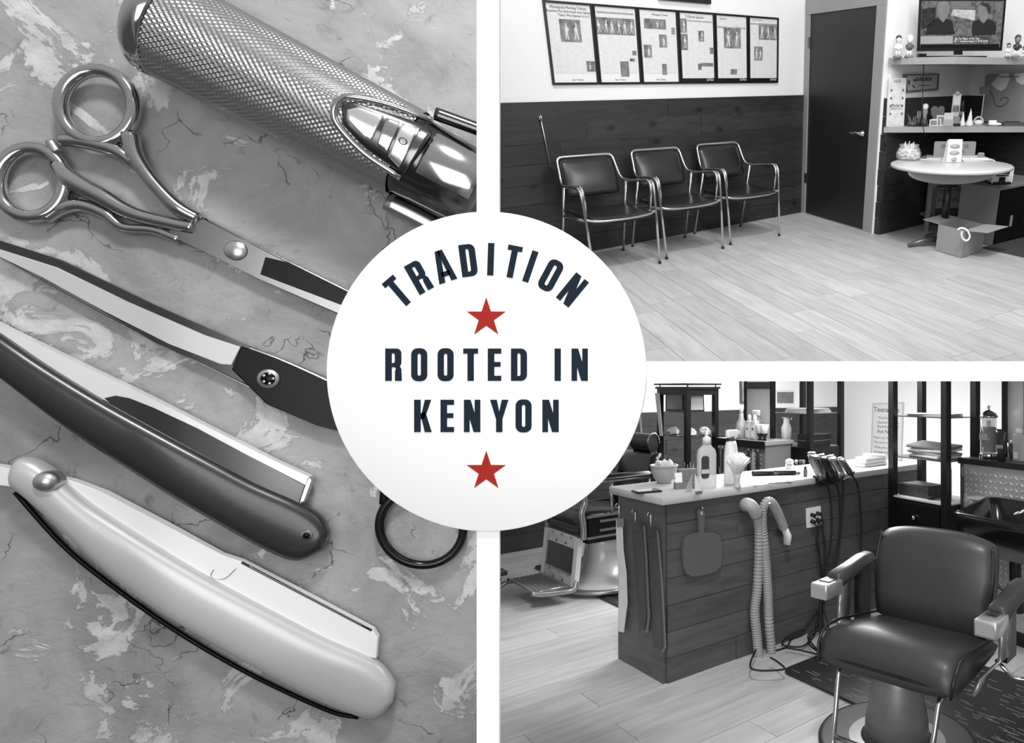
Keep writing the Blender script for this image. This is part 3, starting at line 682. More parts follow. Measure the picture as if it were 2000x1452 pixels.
# ---- alcove shelves
SHELF = mat('grey_shelf', 150, .5, var=.05, scale=4)
a1 = RA.pl(1735, 118, D_, nl); zt = a1.z+.02
P1 = Vector((a1.x, a1.y, 0)); q2 = RA.y(1866, 115, 6.25); q3 = RA.pl(2030, 112, E_, nd)
pl_ = [(P1.x, P1.y), (q2.x, q2.y), (q3.x-.25, q3.y-.3), (q3.x, q3.y), (E_.x, E_.y)]
sh = MB().prism(pl_, zt-.055, zt).build('wall_shelf', SHELF); tag(sh, 'upper grey corner shelf carrying the television', 'shelf')
ZU = zt
a2 = RA.pl(1726, 253, D_, nl); zs = a2.z+.022; b2 = RA.z(2040, 246, zs)
fe = (Vector((b2.x, b2.y, 0))-Vector((a2.x, a2.y, 0))).normalized(); q4 = RA.pl(2060, 230, E_, nd)
pl_ = [(a2.x, a2.y), (b2.x, b2.y), (q4.x+.1, q4.y), (E_.x, E_.y)]
sh2 = MB().prism(hull(pl_), zs-.05, zs).build('wall_shelf', SHELF); tag(sh2, 'lower grey counter shelf crowded with trinkets', 'shelf')
ZS = zs

# ---- television
tv0 = RA.z(1874, 110, ZU); NT = Vector((-.12, -1, 0)).normalized(); PT = Vector((tv0.x, 6.62, 0))
tv = thing0('television', 'flat black television showing two presenters, on the upper shelf', 'television', RA.pl(1872, 108, PT, NT))
def tvq(pts, off, nm, m, par=None, th=.0012): return flat(RA, nm, pts, PT, NT, off, m, par or tv, th)
def scr(name, v, var=0., scale=20, det=4): return mat(name, v, .6, var=var, scale=scale, detail=det, emit=.3, spec=.05)
tvq([(1796, -6), (1966, -6), (1957, 99), (1791, 100)], .0, 'case', mat('tv_case', 12, .5, spec=.1), th=.04)
scn = tvq([(1800, 2), (1961, 2), (1953, 92), (1797, 93)], .003, 'screen', scr('tv_crowd', 80, .95, 34))
for pts, nm, m in (
    ([(1800, 18), (1828, 14), (1826, 50), (1799, 58)], 'screen_area', scr('tv_dark', 40, .7, 40)),
    ([(1858, 2), (1897, 2), (1896, 17), (1858, 18)], 'screen_area', scr('tv_sky', 90)),
    ([(1862, 18), (1905, 20), (1904, 40), (1857, 30)], 'screen_area', scr('tv_field', 150, .5, 30)),
    ([(1806, 68), (1812, 50), (1824, 38), (1838, 33), (1848, 36), (1860, 40), (1863, 58), (1866, 66), (1853, 68)], 'presenter_shirt', scr('tv_shirt', 34)),
    ([(1832, 32), (1830, 12), (1834, 3), (1850, 3), (1856, 14), (1852, 28), (1848, 36), (1842, 44), (1836, 38)], 'presenter_face', scr('tv_skin', 100, .15, 20)),
    ([(1899, 70), (1898, 55), (1900, 42), (1912, 38), (1926, 36), (1940, 40), (1946, 52), (1944, 68)], 'presenter_shirt', scr('tv_shirt', 34)),
    ([(1910, 12), (1916, 8), (1928, 8), (1931, 20), (1931, 34), (1921, 46), (1914, 40), (1911, 28)], 'presenter_face', scr('tv_skin', 100)),
    ([(1910, 12), (1916, 6), (1930, 6), (1936, 14), (1934, 28), (1930, 26), (1926, 14), (1916, 11)], 'presenter_hair', scr('tv_dark2', 45)),
    ([(1798, 71), (1861, 70), (1861, 85), (1798, 86)], 'caption_bar', scr('tv_grey', 132, .1)),
    ([(1862, 71), (1932, 71), (1931, 83), (1862, 84)], 'caption_bar', scr('tv_cap', 55)),
    ([(1798, 87), (1952, 86), (1951, 92), (1798, 93)], 'ticker', scr('tv_tick', 16))):
    tvq(pts, .0042 if 'face' not in nm and 'hair' not in nm else .0052, nm, m)
TVW = scr('tv_white', 205)
flat_text(RA, 'caption', 'Big Ten Player of the Year', 1889, 75.5, 5, PT, NT, .0062, TVW, tv, wpx=48)
flat_text(RA, 'caption', 'No. 1 overall prospect in NCB Draft', 1896, 80.5, 5, PT, NT, .0062, TVW, tv, wpx=66)
tvq([(1863, 99), (1880, 99), (1880, 107), (1863, 107)], -.01, 'stand_neck', mat('tv_case', 14), th=.02)
bz = RA.pl(1866, 107, PT, NT); put(MB().box(bz.x-.26, bz.x+.26, bz.y-.07, bz.y+.10, ZU+.0005, ZU+.012), 'stand_foot', mat('tv_case', 14), tv)
put(MB().tube(smooth_path([RA.pl(1801, 106, PT, NT), RA.pl(1803, 118, PT-Vector((0, .05, 0)), NT), RA.pl(1804, 140, PT, NT), RA.pl(1802, 190, PT, NT), RA.pl(1803, 245, PT-Vector((0, .1, 0)), NT), RA.pl(1807, 266, PT, NT)], 5), .004, 6), 'power_cord', RUB, tv)
put(MB().box(bz.x-.33, bz.x-.27, bz.y-.06, bz.y+.04, ZU+.0005, ZU+.03), 'cable_box', mat('tv_case', 14), tv)

def bobble(px, pyb, pyt, shirt, head, lab, hair=40, depth=6.6):
    b0 = RA.z(px, pyb, ZU)
    if b0.y > 7.4 or b0.y < 5: b0 = RA.y(px, pyb, depth)
    b0 = RA.y(px, pyb, depth); b0.z = ZU+.0005
    h = RA.y(px, pyt, depth).z-ZU
    g = thing0('bobblehead', lab, 'figurine', b0, 'bobblehead figurines on the upper shelf')
    T = Matrix.Translation(b0)
    put(MB().lathe([(0, 0), (.22*h, 0), (.22*h, .07*h), (.19*h, .09*h), (0, .09*h)], 18, T), 'base', G(120), g)
    put(MB().tube([b0+Vector((-.07*h, 0, .08*h)), b0+Vector((-.06*h, 0, .36*h))], .065*h, 10).tube([b0+Vector((.07*h, 0, .08*h)), b0+Vector((.06*h, 0, .36*h))], .065*h, 10), 'legs', G(225), g)
    put(MB().lathe([(.12*h, .33*h), (.14*h, .45*h), (.16*h, .55*h), (.09*h, .62*h), (.05*h, .66*h)], 16, T).tube([b0+Vector((-.15*h, -.02*h, .56*h)), b0+Vector((-.19*h, -.07*h, .44*h)), b0+Vector((-.06*h, -.15*h, .42*h))], .045*h, 8).tube([b0+Vector((.15*h, -.02*h, .56*h)), b0+Vector((.19*h, -.07*h, .44*h)), b0+Vector((.06*h, -.15*h, .42*h))], .045*h, 8), 'jersey', G(shirt), g)
    put(MB().ball(b0+Vector((0, 0, .80*h)), .165*h, (.92, .95, 1.1), 16, 10), 'head', G(head), g)
    put(MB().ball(b0+Vector((0, .02*h, .86*h)), .168*h, (.95, .95, .92), 16, 8), 'hair', G(hair), g)
bobble(1753, 110, 69, 235, 200, 'dark-haired bobblehead figurine in white at the left end of the upper shelf', 60)
bobble(1775, 109.5, 68, 90, 225, 'bobblehead figurine with a pale cap left of the television', 225)
bobble(1968, 107, 84, 225, 150, 'small bobblehead figurine just right of the television', 40)
bobble(1984, 107, 68, 60, 120, 'dark bobblehead figurine right of the television', 50)
bobble(1999, 106, 90, 200, 110, 'bobblehead figurine at the right edge of the upper shelf', 50)

# ---- barber sign on the alcove wall
sg_c = RA.pl(1800, 165, D_, nl); PSG, NSG = D_+nl*.001, nl
sg = thing0('barber_sign', 'small framed barber sign hanging on the alcove wall', 'sign', RA.pl(1800, 178, PSG, NSG))
flat(RA, 'frame', [(1766, 145), (1835, 144), (1833, 176), (1768, 181)], PSG, NSG, .02, mat('sign_frame', 95, .5), sg, .02)
flat(RA, 'face', [(1772, 148), (1831, 147), (1829, 173), (1773, 177)], PSG, NSG, .022, mat('sign_face', 165, .6, var=.15, scale=12), sg)
flat_text(RA, 'lettering', 'BARBER', 1805, 155, 8, PSG, NSG, .0245, INK, sg, wpx=31, bold=.0008)
flat(RA, 'small_print', [(1795, 166), (1817, 165.5), (1817, 168), (1795, 168.5)], PSG, NSG, .0245, INKL, sg)
flat(RA, 'emblem', oval(1775.5, 161, 2, 5), PSG, NSG, .0245, INK, sg); flat(RA, 'emblem', oval(1787, 157, 3, 2.5), PSG, NSG, .0245, INK, sg); flat(RA, 'emblem', [(1781, 166), (1784, 166), (1788, 172), (1786, 173)], PSG, NSG, .0245, INK, sg)

# ---- trinkets on the lower shelf
def sp(px, py, back=0.):                           # base point on the lower shelf under a pixel
    A_ = Vector((a2.x, a2.y, 0)); fn = Vector((-fe.y, fe.x, 0))
    for r in (.05+back, .05+back*.5, .04, .02, 0.):
        p = RA.pl(px, py, A_+fn*r, fn); p.z = ZS
        if (p-D_).dot(nl) > .055: break
    return p
def mpp(p): return (MA @ p).y/F                     # metres per pixel at a point of this bay
def card(name, lab, cat, px0, px1, pyt, pyb, m, lean=.12, th=.012, rz=0., wf=1.):
    b0 = sp((px0+px1)/2, pyb); s = mpp(b0); w_ = (px1-px0)*s*wf; h = (pyb-pyt)*s*1.08
    g = thing(name, lab, cat, TR(b0.x, b0.y, ZS+.0008, rz, -lean)); MB().box(-w_/2, w_/2, 0, th, 0, h).build('board', m, g); return g, w_, h
g, w_, h = card('hairstyle_poster', 'tall pale hairstyle poster board leaning at the left end of the lower shelf', 'poster', 1729, 1768, 168, 248, mat('poster_paper', 205, .5), .05, rz=.45, wf=1.05)
MB().box(-w_*.47, w_*.47, -.0015, 0, h*.02, h*.98).build('print', mat('poster_print', 205, .5, var=.22, scale=16, detail=3), g)
text('title', 'HAIR', h*.09, INKL, g, TR(0, -.003, h*.93, 0, PI/2), .0004)
text('title', 'Modern', h*.10, INK, g, TR(0, -.003, h*.44, 0, PI/2), .0004, sx=.9); text('title', 'HAIR STYLING', h*.05, INK, g, TR(0, -.003, h*.37, 0, PI/2), .0004)
for k_ in range(8):
    MB().lathe([(0, 0), (h*.028, 0), (h*.028, .001), (0, .001)], 14, TR((-.33 if k_ % 2 else .33)*w_, -.0015, h*(.75-.16*(k_//2)), 0, PI/2)).build('portrait', G(110), g)
big = RA.pl(1960, 240, E_+nd*.05, nd)
g = thing0('grey_board', 'large grey board with white hand-shaped patches leaning at the right', 'board', RA.z(1958, 240, ZS))
PB = E_+nd*.10+Vector((0, 0, ZS)); NB = nd+Vector((0, 0, .06))
flat(RA, 'panel', [(1925, 150), (1930, 145), (2045, 142), (2040, 245), (1916, 237)], PB, NB, 0, mat('board_grey', 132, .6), g, .012)
flat(RA, 'white_patch', [(1936, 165), (1950, 148), (1956, 144), (1970, 144), (1972, 155), (1964, 172), (1955, 178), (1944, 173)], PB, NB, .002, G(205, .6), g)
flat(RA, 'white_patch', [(1980, 144), (2005, 143), (2010, 158), (1996, 166), (1986, 160)], PB, NB, .002, G(205, .6), g)
put(MB().tube(smooth_path([RA.pl(x, y, PB-Vector((0, .01, 0)), NB) for x, y in ((1924, 172), (1932, 176), (1940, 190), (1945, 205), (1952, 208), (1960, 206), (1968, 200), (1969, 193), (1960, 190), (1953, 196))], 4), .004, 6), 'cord', G(80), g)
flat(RA, 'writing', [(1951, 149), (1990, 148.5), (1990, 151), (1951, 151.5)], PB, NB, .0035, mat('faint_writing', 120, .8, var=.5, scale=60), g)
def small(name, lab, cat, px, py, parts, grp='trinkets on the lower shelf', back=0.):
    b0 = sp(px, py, back); s = mpp(b0); g = thing(name, lab, cat, TR(b0.x, b0.y, ZS+.0008), grp)
    for nm, m, fn in parts: mb = MB(); fn(mb, s); mb.build(nm, m, g)
    return g
def pic(mb, s, w, h, th=.01, lean=.2): mb.box(-w*s/2, w*s/2, 0, th, 0, h*s, TR(0, 0, 0, 0, -lean))
PHM = mat('snapshot', 120, .5, var=.8, scale=30, detail=2)
def snapshot(lab, px, py, w, h, rz=0):
    b0 = sp(px, py); s = mpp(b0); g = thing('photo_card', lab, 'photo', TR(b0.x, b0.y, ZS+.001, rz, -.2), 'snapshots on the lower shelf')
    MB().box(-w*s/2, w*s/2, 0, .008, 0, h*s).build('card', G(215), g); MB().box(-w*s*.38, w*s*.38, -.001, 0, h*s*.15, h*s*.85).build('picture', PHM, g)
snapshot('small white-bordered snapshot at the front of the trinkets', 1828, 247, 20, 13); snapshot('tilted white-bordered snapshot behind the front snapshot', 1840, 236, 20, 20, .15); snapshot('dark snapshot beside the baseball figure', 1824, 237, 16, 12, -.1)
small('heart_plaque', 'grey heart-shaped plaque standing behind the snapshots', 'plaque', 1829, 232, [('heart', mat('heart_grey', 112, .6), lambda mb, s: mb.prism([(x*s*.9, y*s*.9) for x, y in ((0, 0), (13, 22), (15, 32), (11, 38), (4, 38), (0, 34), (-4, 38), (-11, 38), (-15, 32), (-13, 22))], 0, .02, TR(0, 0, 0, 0, PI/2)))], back=.15)
small('baseball_figure', 'round-headed trophy figure with a ball on a dark base', 'figurine', 1804, 246, [('base', G(60), lambda mb, s: mb.lathe([(0, 0), (7*s, 0), (7*s, 10*s), (5*s, 12*s), (0, 12*s)], 16)), ('column', mat('figure_mix', 130, .5, var=.5, scale=40), lambda mb, s: mb.lathe([(5*s, 11.5*s), (4*s, 18*s), (6*s, 26*s), (4*s, 31*s), (0, 31*s)], 16)), ('ball', G(225), lambda mb, s: mb.ball((0, 0, 35*s), 6*s))])
small('twig_bundle', 'dark bundle of twigs and leaves beside the poster board', 'ornament', 1781, 246, [('twigs', mat('twig', 85, .8), lambda mb, s: [mb.tube([(0, 0, 0), (random.Random(i).uniform(-14, 12)*s, random.Random(i+9).uniform(-4, 4)*s, random.Random(i+5).uniform(10, 26)*s)], [2.5*s, .6*s], 6) for i in range(9)]), ('pot', G(70), lambda mb, s: mb.lathe([(0, 0), (9*s, 0), (10*s, 8*s), (8*s, 8*s), (0, 7*s)], 14))])
small('pencil_cup', 'dark cup of pens next to the trophy figure', 'cup', 1793, 245, [('cup', G(45), lambda mb, s: mb.lathe([(0, 0), (4*s, 0), (4.5*s, 14*s), (4*s, 14*s), (3.8*s, 1*s), (0, 1*s)], 14)), ('pens', G(140), lambda mb, s: [mb.tube([(k*s, 0, 1*s), (k*1.6*s, 0, 28*s)], .8*s, 6) for k in (-2, 0, 2)])])
small('card_tower', 'tall narrow card display rack in the middle of the shelf', 'rack', 1864, 238, [('panel', G(205), lambda mb, s: mb.box(-8*s, 8*s, 0, 2*s, 0, 56*s)), ('crest', G(200), lambda mb, s: mb.lathe([(0, 0), (4*s, 0), (4*s, 2*s), (0, 2*s)], 14, TR(0, 2*s, 57*s, 0, PI/2))), ('upper_picture', G(235), lambda mb, s: mb.box(-6*s, 6*s, -.4*s, 0, 37*s, 52*s)), ('lower_picture', PHM, lambda mb, s: mb.box(-6*s, 6*s, -.4*s, 0, 24*s, 35*s)), ('tray', G(150), lambda mb, s: mb.box(-9*s, 9*s, -6*s, 0, 0, 16*s))], back=.1)
small('desk_lamp', 'small grey round-topped lamp behind the white cones', 'lamp', 1877, 236, [('foot', G(70), lambda mb, s: mb.lathe([(0, 0), (4*s, 0), (3*s, 3*s), (1*s, 4*s), (1*s, 20*s)], 14)), ('globe', G(120), lambda mb, s: mb.ball((0, 0, 22*s), 5*s)), ('cap', G(30), lambda mb, s: mb.lathe([(3.5*s, 26*s), (3*s, 38*s), (2*s, 46*s), (0, 46*s)], 12))], back=.05)
def cone(px, py, h, lab): small('snowy_tree', lab, 'ornament', px, py, [('cone', mat('snow_white', 235, .7, var=.1, scale=40), lambda mb, s: mb.lathe([(0, 0), (h*.22*s, 0), (h*.24*s, 3*s), (h*.17*s, h*.3*s), (h*.15*s, h*.32*s), (h*.08*s, h*.68*s), (0, h*s)], 16)), ('trunk', G(120), lambda mb, s: mb.cyl((0, 0, 0), (0, 0, .5*s), 2*s))], 'white cone trees')
cone(1880, 237, 26, 'shorter white cone tree ornament'); cone(1894, 236, 32, 'taller white cone tree ornament')
small('white_dome', 'white rounded ornament on a pale tray right of the cone trees', 'ornament', 1911, 242, [('dome', G(225), lambda mb, s: mb.ball((0, 0, 6*s), 9*s, (1, .8, .6))), ('arch', G(175), lambda mb, s: mb.tube([(9*s*math.cos(PI*i/10), 2*s, 6*s+10*s*math.sin(PI*i/10)) for i in range(11)], 2*s, 8)), ('tray', G(165), lambda mb, s: mb.box(-13*s, 11*s, -5*s, 5*s, 0, 1.4*s))])
small('dark_box', 'low dark box in front of the card rack', 'box', 1868, 245, [('body', G(25), lambda mb, s: mb.box(-10*s, 10*s, -3*s, 3*s, 0, 5*s)), ('lid', G(150), lambda mb, s: mb.box(-11*s, 11*s, -3.4*s, 3.4*s, 5*s, 6*s))])
small('brochure_box', 'pale acrylic brochure holder behind the tilted snapshot', 'holder', 1851, 245, [('body', G(175), lambda mb, s: mb.box(-10*s, 10*s, -2*s, 3*s, 0, 12*s)), ('brochures', G(210), lambda mb, s: mb.box(-9*s, 9*s, 0, 2*s, 1*s, 24*s))])
small('white_mitt', 'small white cloth on the shelf below the grey board', 'cloth', 1943, 245, [('cloth', G(235), lambda mb, s: mb.ball((0, 0, 3*s), 14*s, (1, .5, .22))), ('fold', G(240), lambda mb, s: mb.box(-13*s, 2*s, -4*s, 4*s, 4*s, 10*s, None, 1.5*s))])
small('book_stack', 'flat dark book at the right end of the lower shelf', 'book', 1978, 244, [('cover', G(75), lambda mb, s: mb.box(-20*s, 20*s, -8*s, 8*s, 0, 6*s)), ('strap', G(40), lambda mb, s: mb.box(-15*s, 12*s, -3*s, 3*s, 6*s, 8*s))])
small('paperback_pile', 'small dark pile of cards beside the grey board', 'cards', 1915, 240, [('stem', G(150), lambda mb, s: mb.box(-1*s, 1*s, 0, 1*s, 0, 56*s)), ('cards', mat('card_mix', 60, .5, var=.7, scale=50), lambda mb, s: mb.box(-9*s, 9*s, -2*s, 2*s, 56*s, 68*s))], back=.12)

# ---- round table with drop leaf
TOP = mat('pale_laminate', 205, .35, var=.03, scale=3, st=(1, 8, 1)); POLE = mat('dark_pole', 60, .3, .8)
ct = Vector((1.70, 6.27, 0)); R_t = .535
tb = thing('round_table', 'round pale table on a dark pedestal standing in the alcove', 'table', TR(ct.x, ct.y, 0))
MB().lathe([(0, .705), (R_t-.01, .705), (R_t, .712), (R_t, .73), (R_t-.008, .735), (0, .735)], 64).build('table_top', TOP, tb)
MB().prism([(.38*math.cos(PI+PI*i/20)-.06, .10*math.sin(PI+PI*i/20)) for i in range(21)], -.012, .012, TR(0, -.28, .70, 0, PI/2-.25)).build('drop_leaf', mat('leaf_grey', 150, .5), tb)
MB().cyl((0, 0, .03), (0, 0, .705), .035, n=20).build('pedestal', POLE, tb)
for k_ in range(4):
    a = PI*.5*k_+3.35; MB().tube([(0, 0, .075), (.2*math.cos(a), .2*math.sin(a), .055), (.34*math.cos(a), .34*math.sin(a), .018)], [.03, .026, .018], 8).build('base_leg', mat('base_metal', 105, .4, .6), tb)
def onT(px, py): p = RA.z(px, py, .735); q = p-ct; q.z = 0; return p if q.length < .46 else ct+q*(.46/q.length)
def tt(name, lab, cat, px, py, rz=0, grp=None): p = onT(px, py); return thing(name, lab, cat, TR(p.x, p.y, .7356, rz), grp), mpp(p)
def thin_glass(name, alpha=.18, v=235):
    m = bpy.data.materials.new(name); m.use_nodes = True; n = m.node_tree.nodes; L = m.node_tree.links
    t = n.new('ShaderNodeBsdfTransparent'); mx = n.new('ShaderNodeMixShader'); mx.inputs[0].default_value = alpha
    b = n['Principled BSDF']; b.inputs['Base Color'].default_value = (lin(v),)*3+(1,); b.inputs['Roughness'].default_value = .08
    L.new(t.outputs[0], mx.inputs[1]); L.new(b.outputs[0], mx.inputs[2]); L.new(mx.outputs[0], n['Material Output'].inputs[0]); MATS[name] = m; return m
GLASS = thin_glass('clear_glass')
g, s = tt('candy_jar', 'wide glass jar of wrapped sweets on the round table', 'jar', 1768, 312)
MB().lathe([(0, 0), (20*s, 0), (23*s, 5*s), (23.5*s, 12*s), (20*s, 20*s), (17*s, 24*s), (19*s, 27*s), (18*s, 27*s), (16*s, 24*s), (19*s, 19*s), (22.5*s, 12*s), (22*s, 5*s), (19*s, 1*s), (0, 1*s)], 32).build('glass_bowl', GLASS, g)
rnd = random.Random(3); mb = MB()
for i in range(120):
    r = 19.5*s*math.sqrt(rnd.random()); a = rnd.random()*2*PI; z = (3+rnd.random()*15)*s; r *= (1 if z < 14*s else .8)
    mb.ball((r*math.cos(a), r*math.sin(a), z), 2.6*s, (1, 1, .7), 6, 4)
tag(mb.build('sweets', mat('sweet_wrap', 205, .5, rand=.2), g), kind='stuff')
for i in range(9): a = i*.7; MB().tube([(6*s*math.cos(a), 6*s*math.sin(a), 14*s), (9*s*math.cos(a), 9*s*math.sin(a), (26+i % 3*3)*s)], .7*s, 5).build('sweet_stick', G(235), g)
g, s = tt('leaflet_stand', 'white folded leaflet standing in the middle of the round table', 'leaflet', 1862, 318)
MB().prism([(-15*s, 0), (15*s, 0), (13.5*s, 42*s), (-12.5*s, 42*s)], 0, .006, TR(0, 0, .004, 0, PI/2-.1)).build('front', G(235), g)
MB().prism([(-15*s, 0), (15*s, 0), (13.5*s, 42*s), (-12.5*s, 42*s)], 0, .006, TR(0, .12, 0, 0, PI/2+.25)).build('back', G(220), g)
for yy, ww in ((30, 10), (18, 10), (6, 6)): MB().lathe([(0, 0), (1, 0), (1, .08), (0, .08)], 20, TR(0, -.006+yy*s*.1, yy*s, 0, PI/2-.1) @ Matrix.Diagonal((ww*s, 4.5*s, .02, 1))).build('print', mat('leaflet_print', 165, .6, var=.25, scale=40), g)
g, s = tt('table_plaque', 'grey lettered plate standing behind the leaflet on the table', 'plaque', 1866, 302)
MB().prism(rrect(77*s, 30*s, 3*s, 3, 0, 15*s), 0, .01, TR(0, 0, 0, 0, PI/2-.08)).build('plate', G(130), g)
text('lettering', 'FIN', 8*s, INK, g, TR(-21*s, -.014, 22*s, 0, PI/2-.08), .0004, 'CENTER', .8); text('lettering', 'US', 8*s, INK, g, TR(20*s, -.014, 22*s, 0, PI/2-.08), .0004); text('lettering', 'IN', 7*s, INK, g, TR(14*s, -.014, 13*s, 0, PI/2-.08), .0004)
for i, (px, py, w_, d_, rz, v) in enumerate(((1815, 307, 44, 16, -.35, 130), (1823, 306, 40, 15, -.2, 165), (1905, 311, 60, 18, .15, 150), (1908, 310, 58, 19, .05, 205), (1904, 309, 56, 18, -.06, 225))):
    g, s = tt('magazine', ('grey magazine at the left of the leaflet', 'pale magazine half under the leaflet', 'lowest magazine of the pile at the right of the table', 'middle magazine of the pile at the right of the table', 'topmost white magazine of the pile at the right of the table')[i], 'magazine', px, py, rz, 'magazines on the round table')
    z0 = .0 if i in (0, 2) else .0085 if i in (1, 3) else .017
    MB().box(-w_*s/2, w_*s/2, -d_*s*1.6, d_*s*1.6, z0, z0+.006).build('pages', G(225), g); MB().box(-w_*s/2, w_*s/2, -d_*s*1.6, d_*s*1.6, z0+.006, z0+.008).build('cover', mat('mag_cover_%d' % v, v, .4, var=.2, scale=18), g)
g, s = tt('card_holder', 'small grey card holder at the right rim of the table', 'holder', 1956, 308)
MB().box(-6*s, 6*s, 0, 3*s, 0, 12*s).build('holder', G(125), g); MB().box(-5*s, 5*s, .5*s, 2.5*s, 12*s, 13*s).build('cards', G(200), g)

# ---- wooden stand under the table with an old crate label
WD = mat('old_wood', 125, .6, var=.12, scale=4, st=(1, 1, .2))
k0 = RA.z(1808, 452, 0); k1 = k0+Vector((.46, .05, 0)); su = (k1-k0).normalized(); sv = Vector((-su.y, su.x, 0))
stl = thing('wooden_stand', 'small wooden stand with scalloped apron under the round table', 'stand', axes(k0, su, sv))
for x in (0, .46):
    for y in (0, .34): MB().box(x-.02, x+.02, y-.02, y+.02, 0, .56).build('leg', WD, stl)
apr = [(0, .56), (0, .44)]+[(.02+.42*i/24, .44+.022*abs(math.sin(3*PI*i/24))) for i in range(25)]+[(.46, .44), (.46, .56)]
MB().prism(apr, 0, .014, TR(0, -.024, 0, 0, PI/2)).build('apron', WD, stl)
MB().box(-.04, .50, -.05, .39, .562, .585).build('top', mat('dark_top', 70, .5), stl); MB().box(.02, .44, .0, .34, .12, .14).build('lower_shelf', WD, stl)
cr = thing('crate', 'old crate with printed lettering standing on the wooden stand', 'crate', axes(k0+su*.10+sv*.06+Vector((0, 0, .1408)), su, sv))
MB().box(0, .27, 0, .2, 0, .29).build('box', mat('crate_paper', 140, .7, var=.2, scale=14), cr)
MB().box(0, .27, -.002, 0, 0, .08).build('dark_band', mat('crate_band', 50, .7, var=.6, scale=30), cr)
text('lettering', 'OLD', .05, INK, cr, TR(.05, -.003, .25, 0, PI/2), .0005); text('lettering', 'OLD', .04, INK, cr, TR(.22, -.003, .26, 0, PI/2), .0005); text('lettering', 'BARBER KING', .058, INK, cr, TR(.135, -.003, .16, 0, PI/2), .0005, sx=.68)

# ---- cabinet, toy truck, mat, cardboard box
kc = RA.z(1936, 481, 0); CABW = mat('cabinet_side', 118, .55, var=.16, scale=3, st=(1.5, 1.5, .12))
cbt = thing('low_cabinet', 'low black cabinet with a grey wood side at the right edge', 'cabinet', axes(kc, u_, -v_, (0, 0, 1)))
hC = 1.4537+RA.d(1942, 372).z*(kc.y/RA.d(1942, 372).y); 
MB().box(0, .02, 0, .42, 0, hC).build('side_panel', CABW, cbt); MB().box(-.005, 0.77, -.01, .42, hC, hC+.02).build('top', CABW, cbt); MB().box(.02, .77, .012, .42, .0, hC).build('body', G(14, .4), cbt)
for i in range(3): dd = MB().box(.03+.245*i, .03+.245*i+.24, -.006, .012, .02, hC-.01).build('door', G(12, .25), cbt); MB().box(.03+.245*i+.205, .03+.245*i+.22, -.02, -.006, hC*.3, hC*.5).build('handle', G(150, .3), dd)
tp = RA.z(1956, 362, hC+.0205); s = mpp(tp)
tk = thing('toy_truck', 'white toy truck with a black grille parked on the cabinet', 'toy', TR(tp.x, tp.y, hC+.0206, .12))
for sx_ in (-1, 1):
    for y_ in (.05, .26): MB().lathe([(0, 0), (5*s, 0), (5*s, 3*s), (0, 3*s)], 16, TR(sx_*14*s-1.5*s, y_, 5*s, 0, 0, PI/2)).build('wheel', G(18), tk)
MB().box(-18*s, 18*s, .01, .34, 4*s, 34*s, None, 1.5*s).build('cab_body', G(228, .4), tk); MB().box(-14*s, -1*s, .004, .012, 21*s, 31*s).build('windscreen', G(14, .15), tk); MB().box(1*s, 14*s, .004, .012, 21*s, 31*s).build('windscreen', G(14, .15), tk)
MB().box(-6*s, 6*s, .0, .012, 3*s, 15*s).build('grille', G(14), tk); MB().box(-13*s, 13*s, .004, .012, 17*s, 19*s).build('stripe', G(20), tk); MB().box(-18*s, 18*s, -.006, .02, 2*s, 6*s).build('bumper', G(25), tk)
for sx_ in (-1, 1): MB().box(sx_*19.5*s-1.5*s, sx_*19.5*s+1.5*s, 0, .02, 4*s, 33*s).build('mirror_post', G(225), tk)
mp_ = RA.z(1918, 485.5, 0)
MB_mat = thing('floor_mat', 'dark rubber floor mat in front of the low cabinet', 'mat', axes(mp_, v_, u_, (0, 0, 1)))
MB().box(0, 1.5, 0, 1.2, .0005, .012, None).build('mat_sheet', mat('grey_mat', 62, .75, var=.25, scale=60), MB_mat)
l_, n_, r2 = RA.z(1827, 490, 0), RA.z(1877, 505, 0), RA.z(1918, 491, 0); bk = l_+r2-n_
CARD = mat('cardboard', 150, .75, var=.03, scale=8); hb = 1.4537+RA.d(1878, 451).z*(n_.y/RA.d(1878, 451).y)
bx = thing0('cardboard_box', 'open cardboard box on the floor in front of the table', 'box', n_)
Z = Vector((0, 0, 1)); qs = [l_, n_, r2, bk]; cen = (l_+r2)/2
for i in range(4):
    a, b_ = qs[i], qs[(i+1) % 4]; ia, ib = a+(cen-a)*.02, b_+(cen-b_)*.02
    put(MB().add([a, b_, ib, ia, a+Z*hb, b_+Z*hb, ib+Z*hb, ia+Z*hb], [(0, 1, 5, 4), (1, 2, 6, 5), (2, 3, 7, 6), (3, 0, 4, 7), (4, 5, 6, 7), (0, 3, 2, 1)]), 'side_wall', CARD, bx)
put(MB().prism(tri_up(qs), .001, .006), 'bottom', CARD, bx)
def flap(a, b_, out, dz): put(MB().add([a+Z*hb, b_+Z*hb, b_+out+Z*(hb+dz), a+out+Z*(hb+dz), a+Z*(hb+.005), b_+Z*(hb+.005), b_+out+Z*(hb+dz+.005), a+out+Z*(hb+dz+.005)], [(0, 1, 2, 3), (7, 6, 5, 4), (0, 4, 5, 1), (1, 5, 6, 2), (2, 6, 7, 3), (3, 7, 4, 0)]), 'flap', CARD, bx)
flap(n_, r2, Vector((.17, -.10, 0)), .0); flap(l_, bk, Vector((-.13, .05, 0)), .03)
tag(MB().tube(smooth_path([RA.y(x, y, n_.y-.06) for x, y in ((1870, 449), (1876, 446), (1884, 447), (1891, 453), (1894, 463), (1889, 470), (1882, 468), (1878, 460), (1879, 452))], 4), .009, 8).build('white_cable', G(230)), 'white cable loop hanging over the edge of the cardboard box', 'cable')
